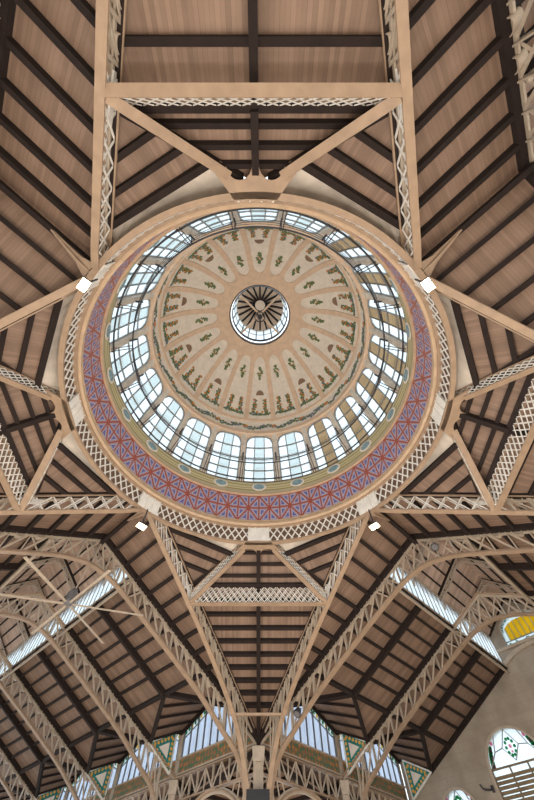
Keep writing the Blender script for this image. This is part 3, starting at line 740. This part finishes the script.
def monitor(k, where, sides=(1, -1)):
    r0 = HU + BAY * k; r1 = r0 + BAY; out = []
    for s in sides:
        sd = SIDE[where][0 if s > 0 else 1]
        t = thing('monitor_window', f'glazed ridge strip, {BN[k]} bay of {where} nave, {sd}', 'window', (s * MU, (r0 + r1) / 2, MZ0), 'ridge glazing strips')
        m = MB(); m.hull8([(s * MU, r0, MZ0 + .42), (s * MU, r1, MZ0 + .42), (s * (MU + .02), r1, MZ0 + .42), (s * (MU + .02), r0, MZ0 + .42)], [(s * MU, r0, MZ1 - .1), (s * MU, r1, MZ1 - .1), (s * (MU + .02), r1, MZ1 - .1), (s * (MU + .02), r0, MZ1 - .1)])
        m.build('pane', 'pane', t)
        n = 12
        for i in range(n + 1):
            y = r0 + (r1 - r0) * i / n; MB().bar((s * MU, y, MZ0 + .4), (s * MU, y, MZ1 - .1), .05, .04, side=(0, 1, 0)).build('glazing_bar', 'grille', t)
        MB().bar((s * MU, r0, MZ0 + .40), (s * MU, r1, MZ0 + .40), .14, .1, side=(1, 0, 0)).build('sill', 'cream', t)
        MB().bar((s * MU, r0, MZ1 - .06), (s * MU, r1, MZ1 - .06), .14, .14, side=(1, 0, 0)).build('head', 'cream', t)
        m = MB(); m.add([(s * MU, r0, MZ0 - .02), (s * MU, r1, MZ0 - .02), (s * MU, r1, MZ0 + .36), (s * MU, r0, MZ0 + .36)], [(0, 1, 2, 3)], 0, [(0, 0), (7, 0), (7, .38), (0, .38)])
        m.prism([(s * (MU + .01), r0, MZ0 - .02), (s * (MU + .01), r1, MZ0 - .02), (s * (MU + .01), r1, MZ0 + .36), (s * (MU + .01), r0, MZ0 + .36)], (s * .05, 0, 0), 1)
        m.build('flowered_frieze', ['pinkfrieze', 'cream'], t)
        MB().bar((s * (MU - .03), r0, MZ0 - .06), (s * (MU - .03), r1, MZ0 - .06), .12, .08, side=(1, 0, 0)).build('lower_beam', 'cream', t)
        out.append(t)
        t = thing('monitor_roof', f'raised pale roof, {BN[k]} bay of {where} nave, {sd}', 'ceiling', (s, (r0 + r1) / 2, MZR), kind='structure')
        P = lambda u, r: V((s * u, r, MZR - (MZR - MZ1) / MU * u))
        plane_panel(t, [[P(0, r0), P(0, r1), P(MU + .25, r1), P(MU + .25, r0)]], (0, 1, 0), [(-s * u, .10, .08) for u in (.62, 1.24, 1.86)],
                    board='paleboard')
        for y in (r0 + .12, (r0 + r1) / 2 + .12, r1 - .12): MB().bar(P(0, y) - V((0, 0, .06)), P(MU, y) - V((0, 0, .06)), .1, .1, side=(0, 1, 0)).build('edge_rail', 'dark', t)
        out.append(t)
    for j, y in enumerate((r0, (r0 + r1) / 2)):
        t = thing('monitor_rib', f'small lattice rib under raised roof, {where} nave, {BN[k]} bay, {"dome end" if j == 0 else "mid bay"}', 'roof rib', (0, y, MZ1), 'small ribs of the raised nave roof')
        zz = lambda u: MZR - (MZR - MZ1) / MU * abs(u) - .16
        upc = [V((u, y, zz(u))) for u in (-MU, 0, MU)]; lo = catmull([(-MU + .05, y, MZ1 - .9), (-MU + .25, y, MZ1 - .25), (-1.3, y, zz(1.3) - .36), (0, y, zz(0) - .42), (1.3, y, zz(1.3) - .36), (MU - .25, y, MZ1 - .25), (MU - .05, y, MZ1 - .9)], 4)
        MB().sweep(upc, .12, .05, side=(0, 1, 0)).build('upper_chord', 'cream', t); MB().sweep(lo, .12, .05, side=(0, 1, 0)).build('lower_chord', 'cream', t)
        m = MB(); lattice(m, polyf(lo[3:-3]), polyf([V((-MU + .2, y, zz(MU - .2))), upc[1], V((MU - .2, y, zz(MU - .2)))]), 12, V((0, 1, 0)), .035, .04)
        m.build('lattice', 'cream', t); out.append(t)
    return out
SIDE = {'lower left': ('side nearer the bottom column', 'side nearer the left edge'), 'lower right': ('side nearer the right edge', 'side nearer the bottom column'), 'upper left': ('side nearer the left edge', 'side nearer the top edge'), 'upper right': ('side nearer the top edge', 'side nearer the right edge')}
for ang, wh in NAVES:
    for k in range(NB[wh]):
        for s in (1, -1):
            for o in bay_slope(s, k, wh, SIDE[wh][0 if s > 0 else 1]): turn(o, ang)
        for o in monitor(k, wh): turn(o, ang)

# ------------------------------------------------------------ main trusses
LOW = [(11.62, 2.0), (11.56, 3.4), (11.40, 4.6), (11.08, 5.7), (10.54, 6.52), (9.63, 7.1), (7.72, 8.25), (5.2, 9.48), (3.1, 10.45), (1.65, 11.08), (.75, 11.33), (0, 11.42)]
def make_truss():
    t = thing('arched_truss', '', 'roof truss', (0, HU, 11), 'arched steel trusses across the naves')
    hw = .17; pts = catmull([(u, HU, z) for u, z in LOW] + [(-u, HU, z) for u, z in LOW[::-1][1:]], 4)
    up = lambda u: V((u, HU, zroof(u) - .2))
    MB().sweep(pts, .27, .06, side=(0, 1, 0)).build('lower_chord', 'tan', t)
    MB().sweep([p + V((0, 0, .08)) for p in pts if abs(p.x) < 11], .06, .14, side=(0, 1, 0)).build('chord_stem', 'tan', t)
    MB().sweep([up(HU), up(0), up(-HU)], .27, .06, side=(0, 1, 0)).build('upper_chord', 'tan', t)
    MB().sweep([up(HU) - V((0, 0, .1)), up(0) - V((0, 0, .1)), up(-HU) - V((0, 0, .1))], .06, .14, side=(0, 1, 0)).build('upper_stem', 'cream', t)
    def lo(u):
        for a, b in zip(pts, pts[1:]):
            if (a.x - u) * (b.x - u) <= 0: return a.lerp(b, (a.x - u) / (a.x - b.x) if a.x != b.x else 0)
        return pts[0].copy()
    us = [.0, .8, 1.6, 2.4, 3.2, 4.0, 4.8, 5.6, 6.4, 7.2, 8.0, 8.8, 9.6, 10.4, 10.9]
    for s in (1, -1):
        for i, u in enumerate(us):
            a, b = lo(s * u), up(s * u)
            if s > 0 or u > 0: MB().bar(a, b, .18, .05, side=(0, 1, 0)).build('web_post', 'cream', t)
            if i:
                um = us[i - 1]; MB().bar(lo(s * u), up(s * um), .03, .09, side=(0, 1, 0)).build('web_diagonal', 'cream', t)
                if u < 3.5: MB().bar(lo(s * um) + V((0, .08, 0)), up(s * u) + V((0, .08, 0)), .03, .07, side=(0, 1, 0)).build('web_diagonal', 'cream', t)
                if u > 3:
                    mu = (u + um) / 2; c = up(s * mu) - V((0, 0, .06)); hd = V((s, 0, -.481)).normalized()
                    MB().sweep(half_ring(c, .2, hd, V((0, 0, -1))), .24, .03, side=(0, 1, 0)).build('arched_gusset', 'cream', t)
    return t
tr0 = make_truss(); first = True
for ang, wh in NAVES:
    for k in range(NB[wh] + (0 if wh in ('upper left', 'upper right', 'lower right') else 1)):
        if wh == 'lower left' and k == 4: continue
        o = tr0 if first else dup(tr0); first = False
        o.location = (0, HU + BAY * k, 11 + EYE); o.rotation_euler = (0, 0, 0); turn(o, ang)
        relabel(o, f'arched tan steel truss across the {wh} nave, {BN[k]} out from the dome')

# ------------------------------------------------------------ nave side walls: columns, clerestory, frieze, girder, arch
def clerestory(s, k, where):
    r0 = HU + BAY * k; r1 = r0 + BAY; rm = (r0 + r1) / 2; X = s * (HU + .12); out = []
    pos = f'{BN[k]} bay of {where} nave, {SIDE[where][0 if s > 0 else 1]}'
    def top(y): return 9.2 + (10.5 - 9.2) * (1 - abs(y - rm) / (BAY / 2))
    t = thing('clerestory_window', f'tall gabled clerestory window, {pos}', 'window', (X, rm, 7.9), 'clerestory windows')
    z0 = 7.95; ya, yb = r0 + .25, r1 - .25
    def strip(m, f0, f1, mi, x, n=14):
        for i in range(n):
            y0 = ya + (yb - ya) * i / n; y1 = ya + (yb - ya) * (i + 1) / n; c = (i) % 2
            m.hull8([(x, y0, f0(y0)), (x, y1, f0(y1)), (x + .02 * s, y1, f0(y1)), (x + .02 * s, y0, f0(y0))], [(x, y0, f1(y0)), (x, y1, f1(y1)), (x + .02 * s, y1, f1(y1)), (x + .02 * s, y0, f1(y0))], mi)
    m = MB(); strip(m, lambda y: z0, lambda y: top(y) - .42, 0, X); m.build('pane', 'hazy', t)
    for y in (r0 + .14, r1 - .14): MB().bar((X - s * .02, y, 7.3), (X - s * .02, y, 9.2), .24, .12, side=(0, 1, 0)).build('jamb', 'cream', t)
    m = MB(); strip(m, lambda y: top(y) - .42, lambda y: top(y), 0, X)
    for i in range(24):
        y = ya + (yb - ya) * (i + .5) / 24; zc = top(y) - .21; r_ = .1
        m.prism([(X - s * .02, y + r_ * math.cos(a), zc + r_ * math.sin(a)) for a in [PI * q / 3 for q in range(6)]], (-s * .01, 0, 0), 1 if i % 3 else 2)
    m.build('coloured_border', ['bluepane', 'green', 'yellow'], t)
    for i in range(11):
        y = ya + (yb - ya) * i / 10; MB().bar((X - s * .04, y, z0), (X - s * .04, y, top(y)), .06, .09, side=(0, 1, 0)).build('mullion', 'grey', t)
    MB().sweep([(X - s * .04, ya, top(ya) - .42), (X - s * .04, rm, top(rm) - .42), (X - s * .04, yb, top(yb) - .42)], .05, .05, side=(s, 0, 0)).build('border_bar', 'grey', t)
    MB().sweep([(X, r0, top(r0)), (X, rm, top(rm) + .03), (X, r1, top(r1))], .16, .1, side=(s, 0, 0)).build('gable_frame', 'cream', t)
    out.append(t)
    t = thing('tiled_frieze', f'flowered tile frieze, {pos}', 'frieze', (X, rm, 7.6), 'tiled friezes')
    x = X - s * .1; m = MB(); m.add([(x, r0 + .2, 7.3), (x, r1 - .2, 7.3), (x, r1 - .2, 7.88), (x, r0 + .2, 7.88)], [(0, 1, 2, 3)], 0, [(0, 0), (6.67, 0), (6.67, .58), (0, .58)])
    m.prism([(x + s * .01, r0 + .2, 7.3), (x + s * .01, r1 - .2, 7.3), (x + s * .01, r1 - .2, 7.88), (x + s * .01, r0 + .2, 7.88)], (s * .1, 0, 0), 1)
    m.build('tiles', ['frieze', 'cream'], t)
    for z in (7.26, 7.92): MB().bar((x, r0 + .15, z), (x, r1 - .15, z), .22, .07, side=(1, 0, 0)).build('border_moulding', 'cream', t)
    out.append(t)
    t = thing('side_girder', f'cream lattice girder, {pos}', 'girder', (X, rm, 6.6), 'lattice girders along the nave sides')
    x = s * HU
    for z in (7.12, 6.15): MB().bar((x, r0 + .15, z), (x, r1 - .15, z), .3, .06, side=(1, 0, 0)).build('flange', 'tan', t)
    n = 10
    for i in range(n):
        y0 = r0 + .2 + (BAY - .4) * i / n; y1 = r0 + .2 + (BAY - .4) * (i + 1) / n
        a, b = (6.18, 7.09) if i % 2 else (7.09, 6.18)
        MB().bar((x, y0, a), (x, y1, b), .04, .08, side=(1, 0, 0)).build('web_diagonal', 'cream', t)
        MB().bar((x, y0, 6.18), (x, y0, 7.09), .12, .05, side=(1, 0, 0)).build('web_post', 'cream', t)
    out.append(t)
    t = thing('side_arch', f'curved tan steel arch, {pos}', 'arch', (X, rm, 5), 'steel arches along the nave sides')
    pts = catmull([(x, r0 + .25, 1.5), (x, r0 + .35, 3.4), (x, r0 + .9, 4.8), (x, r0 + 1.9, 5.7), (x, rm, 6.1), (x, r1 - 1.9, 5.7), (x, r1 - .9, 4.8), (x, r1 - .35, 3.4), (x, r1 - .25, 1.5)], 5)
    MB().sweep(pts, .34, .07, side=(1, 0, 0)).build('flange', 'tan', t); MB().sweep([p + V((0, 0, .0)) for p in pts], .08, .26, side=(1, 0, 0)).build('stem', 'cream', t)
    for sd_ in (-1, 1):
        for j in range(5):
            y = rm + sd_ * (1.6 + j * .38); zz = min((abs(p.y - y), p.z) for p in pts)[1]
            MB().bar((x, y, zz), (x, y + sd_ * .2, 6.15), .04, .06, side=(1, 0, 0)).build('spandrel_bar', 'cream', t)
        c = V((x, rm + sd_ * 2.95, 5.72)); MB().tube([c + V((0, .25 * math.cos(a), .25 * math.sin(a))) for a in [2 * PI * q / 16 for q in range(16)]], .035, 6, closed=True).build('spandrel_circle', 'cream', t)
    out.append(t)
    # low aisle roof outside
    t = thing('aisle_roof', f'low boarded aisle roof, {pos}', 'ceiling', (s * (HU + 3), rm, 6), kind='structure')
    P = lambda u, y: V((s * (HU + u), y, 7.2 - .2 * u)); L = min(6.5, 6.5)
    plane_panel(t, [[P(.14, r0), P(.14, r1), P(L, r1), P(L, r0)]], (0, 1, 0), [(-s * (HU + u), .12, .18) for u in (1.0, 1.9, 2.8, 3.7, 4.6, 5.5)], rails=[(P(.3, r0 + .1), P(L, r0 + .1))], rafters=[(P(.3, rm), P(L, rm))])
    out.append(t)
    return out
def column(x, y, label, h=7.0, w=.42):
    t = thing('steel_column', label, 'column', (x, y, -EYE), 'steel columns of the hall')
    MB().bar((x, y, -EYE), (x, y, -EYE + .7), w * 1.7, w * 1.7, side=(1, 0, 0)).build('plinth', 'pilaster', t)
    m = MB(); m.bar((x, y, -EYE + .7), (x, y, h - .5), w * .62, w * .62, side=(1, 0, 0))
    for a, b in ((-1, -1), (1, -1), (1, 1), (-1, 1)): m.bar((x + a * w * .42, y + b * w * .42, -EYE + .7), (x + a * w * .42, y + b * w * .42, h - .5), w * .22, w * .22, side=(1, 0, 0))
    m.build('shaft', 'cream', t)
    m = MB(); m.hull8([(x + a * w * .6, y + b * w * .6, h - .5) for a, b in ((-1, -1), (1, -1), (1, 1), (-1, 1))], [(x + a * w * .7, y + b * w * .7, h + .05) for a, b in ((-1, -1), (1, -1), (1, 1), (-1, 1))])
    m.build('capital', 'cream', t); return t
def spandrel(s, k, where):
    r0 = HU + BAY * k
    t = thing('tiled_spandrel', f'teal triangle with orange stars, {BN[k]} truss of {where} nave, {SIDE[where][0 if s > 0 else 1]}', 'tile panel', (s * 10.8, r0, 8.3), 'teal tile triangles')
    y = r0 - .06; A, B, C = V((s * 9.75, y, 8.22)), V((s * 11.6, y, 9.12)), V((s * 11.55, y, 7.25))
    MB().prism([A, B, C], (0, .1, 0)).build('tiles', 'teal', t)
    c = (A + B + C) / 3
    MB().prism([c + (p - c) * .38 for p in (A, B, C)], (0, -.04, 0)).build('centre_triangle', 'panel', t)
    m = MB()
    for a, b, n in ((A, B, 6), (B, C, 6), (C, A, 6)):
        for i in range(n):
            q = a.lerp(b, (i + .5) / n); q = c + (q - c) * .72; m.prism([q + V((.085 * math.cos(z), 0, .085 * math.sin(z))) for z in [2 * PI * j / 6 for j in range(6)]], (0, -.03, 0))
    m.build('stars', 'tile_y', t)
    m = MB()
    for a, b in ((A, B), (B, C), (C, A)): m.bar(a, b, .1, .09, side=(0, 1, 0))
    m.build('border', 'white', t); return t
for ang, wh in NAVES[:2]:
    s = 1 if wh == 'lower left' else -1
    for k in range(NB[wh]):
        for ss in ((s, -s) if wh == 'lower right' else (s,)):
            for o in clerestory(ss, k, wh): turn(o, ang)
    for k in range(1, NB[wh] + (1 if wh == 'lower right' else 0)):
        o = spandrel(s, k, wh)
        if wh == 'lower right' and k == 2: o.location.y -= .25
        turn(o, ang)
    for k in range(1, NB[wh]):
        p = Matrix.Rotation(ang, 3, 'Z') @ V((s * HU, HU + BAY * k, 0))
        turn_col = column(p.x, p.y, f'slender cream side column of the {wh} nave, {BN[k]} out from the dome', 7.0, .36); 
column(0, S, 'large cream column at the bottom of the photo where four ribs meet', 7.0, .46)
column(0, -S, 'large cream column behind the viewer under the upper ribs', 7.0, .46)
column(-S, 0, 'large cream column left of the dome crossing', 7.0, .46)
column(S, 0, 'large cream column right of the dome crossing', 7.0, .46)
spk = thing('loudspeaker_cabinet', 'black cabinet fixed to the column at the bottom edge of the photo', 'speaker', (0, S - 1.0, 4.2))
MB().bar((0, S - .98, 3.9), (0, S - .98, 5.32), 1.05, .5, side=(1, 0, 0)).build('box', 'black', spk)
MB().bar((0, S - 1.24, 4.0), (0, S - 1.24, 5.22), .93, .03, side=(1, 0, 0)).build('front_panel', 'black', spk)
MB().bar((0, S - .75, 4.6), (0, S - .2, 4.6), .12, .12, side=(1, 0, 0)).build('bracket', 'iron', spk)
tb = thing('tension_bar', 'thin tan bar across the two ribs just above the bottom column', 'tie bar', (0, 13.6, 7.8))
yb_ = 14.4; MB().bar((-ribx(yb_) - .1, yb_, 7.5), (ribx(yb_) + .1, yb_, 7.5), .1, .1, side=(0, 1, 0)).build('bar', 'tan', tb)

# ------------------------------------------------------------ end wall of the lower right nave, with its windows
EW = HU + 2 * BAY
def W(u, z, d=0): return V((-u, EW + d, z))          # u measured towards the bottom column
def arch_pts(uc, w, zb, zs, n=18, rise=None):
    rise = rise or w
    return [W(uc - w, zb), W(uc + w, zb)] + [W(uc + w * math.cos(PI * i / n), zs + rise * math.sin(PI * i / n)) for i in range(n + 1)]
WIN = [(4.35, 1.72, 3.9, 7.55), (8.75, 1.2, 3.9, 6.15), (-4.35, 1.72, 3.9, 7.55)]
fan = [W(-1.55, 13.0), W(1.55, 13.0), W(1.45, 13.85)] + [W(1.45 * math.cos(PI * i / 14), 13.85 + .85 * math.sin(PI * i / 14)) for i in range(1, 14)] + [W(-1.45, 13.85)]
wl = MB()
outer = [W(-15, -EYE), W(15, -EYE), W(15, 6.4), W(HU, 7.2), W(HU, 9.3), W(MU + .1, zroof(MU)), W(MU + .1, MZ1), W(0, MZR + .05), W(-MU - .1, MZ1), W(-MU - .1, zroof(MU)), W(-HU, 9.3), W(-HU, 7.2), W(-15, 6.4)]
wl.prism([outer, fan] + [arch_pts(*w_) for w_ in WIN], (0, .45, 0))
o = wl.build('wall_end', 'wall'); tag(o, 'grey stone end wall of the lower right nave with arched windows', 'wall', kind='structure'); turn(o, -PI / 4)
o = thing('wall_arch_moulding', 'broad shallow stone arch moulding high on the end wall under the yellow window', 'moulding', tuple(W(0, 12))); 
MB().sweep([W(-2.6 + 5.2 * i / 24, 11.9 + .75 * (1 - ((i - 12) / 12) ** 2), -.08) for i in range(25)], .2, .22, side=(0, 1, 0)).build('moulding', 'cream', o)
MB().bar(W(-2.3, 12.85, -.1), W(2.3, 12.85, -.1), .25, .16, side=(0, 1, 0)).build('sill', 'cream', o); turn(o, -PI / 4)
def arched_window(n, uc, w_, zb, zs, label):
    t = thing(f'window_{n}', label, 'window', tuple(W(uc, zb)), kind='structure')
    edge = [W(uc + w_ * math.cos(PI * i / 24), zs + w_ * math.sin(PI * i / 24), .1) for i in range(25)]
    full = [W(uc + w_, zb, .1)] + edge + [W(uc - w_, zb, .1)]
    MB().sweep([p + V((0, -.16, 0)) for p in full], .1, .12, side=(0, 1, 0)).build('frame', 'cream', t)
    MB().prism(arch_pts(uc, w_, zb, zs), (0, .02, 0)).build('pane', 'pane', t).location.y += .12
    # louvred lower part
    zl = zs + .12; nz = int((zl - zb) / .2)
    fr = MB()
    for uu in (-1, -.33, .33, 1): fr.bar(W(uc + w_ * .97 * uu, zb, .08), W(uc + w_ * .97 * uu, zl, .08), .08, .1, side=(1, 0, 0))
    fr.bar(W(uc - w_, zl, .08), W(uc + w_, zl, .08), .1, .08, side=(0, 1, 0)); fr.build('louvre_frame', 'grille', t)
    for i in range(nz): MB().bar(W(uc - w_, zb + .2 * i, .08), W(uc + w_, zb + .2 * i, .08), .05, .15, side=(0, 1, 0)).build('louvre_slat', 'grille', t)
    # leaded top: curved flowered borders, middle diamond
    ld = MB(); 
    for s in (-1, 1):
        ld.sweep([W(uc + s * w_ * .98, zl, .09), W(uc + s * w_ * .62, zs + w_ * .45, .09), W(uc + s * w_ * .42, zs + w_ * .92, .09)], .04, .05, side=(0, 1, 0))
    dm = [W(uc, zl + .15, .09), W(uc + .3 * w_, zs + .52 * w_, .09), W(uc, zs + w_ * .97, .09), W(uc - .3 * w_, zs + .52 * w_, .09)]
    for a, b in zip(dm, dm[1:] + dm[:1]): ld.bar(a, b, .05, .04, side=(0, 1, 0))
    for s in (-1, 1): ld.bar(W(uc + s * .3 * w_, zs + .52 * w_, .09), W(uc + s * .6 * w_, zs + .47 * w_, .09), .05, .04, side=(0, 1, 0))
    ld.build('leading', 'lead', t)
    g = MB(); rn = random.Random(n)
    def spot(u, z, r, mi): g.prism([W(u + r * math.cos(a), z + r * math.sin(a), .085) for a in [PI * q / 3 for q in range(6)]], (0, .01, 0), mi)
    for s in (-1, 1):
        for i in range(12):
            f = i / 11; u = uc + s * w_ * (.86 - .34 * f * f); z = zs + .2 + (w_ * .72) * f
            if (u - uc) ** 2 + (z - zs) ** 2 < (w_ * .93) ** 2: spot(u, z, .12, 0); spot(u - s * .1 + rn.uniform(-.05, .05), z + .08, .08, 0 if i % 3 else 1)
            if i % 3 == 0: spot(u - s * .03, z, .11, 1)
    for i in range(10): spot(uc + .15 * w_ * math.cos(i * .63), zs + .5 * w_ + .22 * w_ * math.sin(i * .63), .09, 0)
    spot(uc, zs + .52 * w_, .1, 1); spot(uc, zs + .38 * w_, .07, 1)
    g.build('flower_pattern', ['green', 'pink'], t); return t
LB = ['large round-topped window with louvres and a flowered diamond in the end wall, near the lower right corner', 'smaller round-topped flowered window in the end wall, lower down near the bottom edge', 'round-topped louvred window in the end wall on its far right side']
for i, w_ in enumerate(WIN): turn(arched_window(i + 2, *w_, LB[i]), -PI / 4)
t = thing('window_1', 'wide yellow stained-glass window with blue patterned border high in the end wall', 'window', tuple(W(0, 13)), kind='structure')
m = MB(); m.prism(fan, (0, .02, 0)); o = m.build('border_pane', 'bluepane', t); o.location.y += .15
for i in range(6):
    u0 = -1.14 + .38 * i; h = lambda u: 13.72 + .62 * math.sqrt(max(0, 1 - (u / 1.3) ** 2))
    MB().prism([W(u0 + .03, 13.25, .1), W(u0 + .35, 13.25, .1), W(u0 + .35, h(u0 + .35), .1), W(u0 + .03, h(u0 + .03), .1)], (0, .02, 0)).build('yellow_pane', 'yellow', t)
m = MB()
for i in range(7):
    u0 = -1.14 + .38 * i; m.bar(W(u0, 13.2, .08), W(u0, 13.72 + .62 * math.sqrt(max(0, 1 - (u0 / 1.3) ** 2)), .08), .05, .05, side=(1, 0, 0))
m.bar(W(-1.5, 13.22, .08), W(1.5, 13.22, .08), .05, .05, side=(0, 1, 0)); m.build('leading', 'lead', t)
m = MB(); rn = random.Random(5)
for i in range(46):
    a = PI * rn.random(); rr = rn.uniform(.93, 1.0); u = 1.38 * math.cos(a) * rr; z = 13.85 + .8 * math.sin(a) * rr
    if i % 3 == 0: u = rn.uniform(-1.4, 1.4); z = rn.uniform(13.05, 13.16)
    m.prism([W(u + .05 * math.cos(q), z + .05 * math.sin(q), .13) for q in [PI * x_ / 3 for x_ in range(6)]], (0, .005, 0), rn.choice((0, 1)))
m.build('border_pattern', ['green', 'lead'], t)
MB().sweep([p + V((0, -.05, 0)) for p in fan[2:]], .12, .1, side=(0, 1, 0)).build('frame', 'cream', t); turn(t, -PI / 4)
hk = thing('wall_bracket', 'small dark iron hook bracket on the end wall beside the large round-topped window', 'bracket', tuple(W(6.6, 7.0)))
MB().tube(catmull([W(6.35, 6.95, 0), W(6.5, 6.9, -.25), W(6.75, 6.95, -.4), W(6.85, 7.15, -.45)], 5), .05, 8).build('arm', 'iron', hk)
MB().bar(W(6.35, 6.8, -.02), W(6.35, 7.1, -.02), .16, .04, side=(1, 0, 0)).build('plate', 'iron', hk); turn(hk, -PI / 4)

# ------------------------------------------------------------ floodlights at the four corners of the ring
def floodlight(a, label):
    c = V((7.45 * math.sin(a), 7.45 * math.cos(a), 11.02)); n = V((-math.sin(a), -math.cos(a), 0)); tg = V((n.y, -n.x, 0))
    t = thing('floodlight', label, 'lamp', tuple(c), 'floodlights under the dome ring')
    ax = (n * .25 + V((0, 0, -1))).normalized(); v = ax.cross(tg)
    m = MB(); q = lambda w_, h_, d_: [c + ax * d_ + tg * w_ * a_ + v * h_ * b_ for a_, b_ in ((-1, -1), (1, -1), (1, 1), (-1, 1))]
    m.hull8(q(.2, .12, -.12), q(.22, .14, .0)); m.build('housing', 'iron', t)
    m = MB(); m.hull8(q(.2, .125, .001), q(.2, .125, .02)); m.build('lamp_face', 'lampface', t)
    MB().bar(c - ax * .1, c + V((0, 0, 1.0)), .05, .05, side=(1, 0, 0)).build('bracket', 'iron', t)
    p = c + ax * .06; l = lamp('floodlight_beam', 'AREA', (p.x, p.y, p.z + EYE), 90, (1.0, .72, .42), .45, rot=ax.to_track_quat('-Z', 'Y').to_euler())
for a, l in ((45, 'lit floodlight at the lower right corner of the dome ring'), (-45, 'lit floodlight at the lower left corner of the dome ring'), (135, 'lit floodlight at the upper right corner of the dome ring'), (-135, 'lit floodlight at the upper left corner of the dome ring')):
    floodlight(R(a), l)

# ------------------------------------------------------------ ceiling fan under the first truss of the lower left nave
fn = thing('ceiling_fan', 'large six-bladed ceiling fan hanging under the first truss of the lower left nave', 'fan', (0, HU + .5, 9.6))
c = V((0, HU + .55, 9.65))
MB().tube([c + V((0, 0, .4)), c + V((0, -.3, 2.0))], .035, 8).build('drop_rod', 'cream', fn)
MB().tube([c + V((0, 0, .02)), c + V((0, 0, .1)), c + V((0, 0, .5)), c + V((0, 0, .75))], [.2, .24, .24, .1], 14).build('motor', 'grey', fn)
for i in range(6):
    a = R(15 + 60 * i - 45); d = V((math.cos(a), math.sin(a), 0)); t_ = V((-d.y, d.x, .12)).normalized()
    m = MB(); m.hull8([c + d * .2 + t_ * x + V((0, 0, z)) for x, z in ((-.06, 0), (.06, 0), (.06, .03), (-.06, .03))], [c + d * 3.5 + t_ * x + V((0, 0, z)) for x, z in ((-.07, -.02), (.07, -.02), (.07, .01), (-.07, .01))]); m.build('blade', 'cream', fn)
turn(fn, PI / 4)
for (u, r, z, ang, lab) in ((0.9, HU - .25, 11.95, -PI / 4, 'small round black spotlight at the peak of the first truss, lower right nave'), (-8.9, HU - .3, 7.75, -PI / 4, 'small round black spotlight on the first truss near the bottom column, right side')):
    t = thing('round_spotlight', lab, 'lamp', (u, r, z)); c = V((u, r, z))
    MB().tube([c, c + V((0, -.16, -.2))], [.13, .2], 16).build('housing', 'iron', t)
    MB().tube([c + V((0, -.162, -.203)), c + V((0, -.17, -.215))], [.15, .15], 16).build('lens', 'grey', t); MB().bar(c, c + V((0, .2, .1)), .05, .05, side=(1, 0, 0)).build('bracket', 'iron', t); turn(t, ang)

for o in bpy.data.objects:
    if '_o' in o: del o['_o']
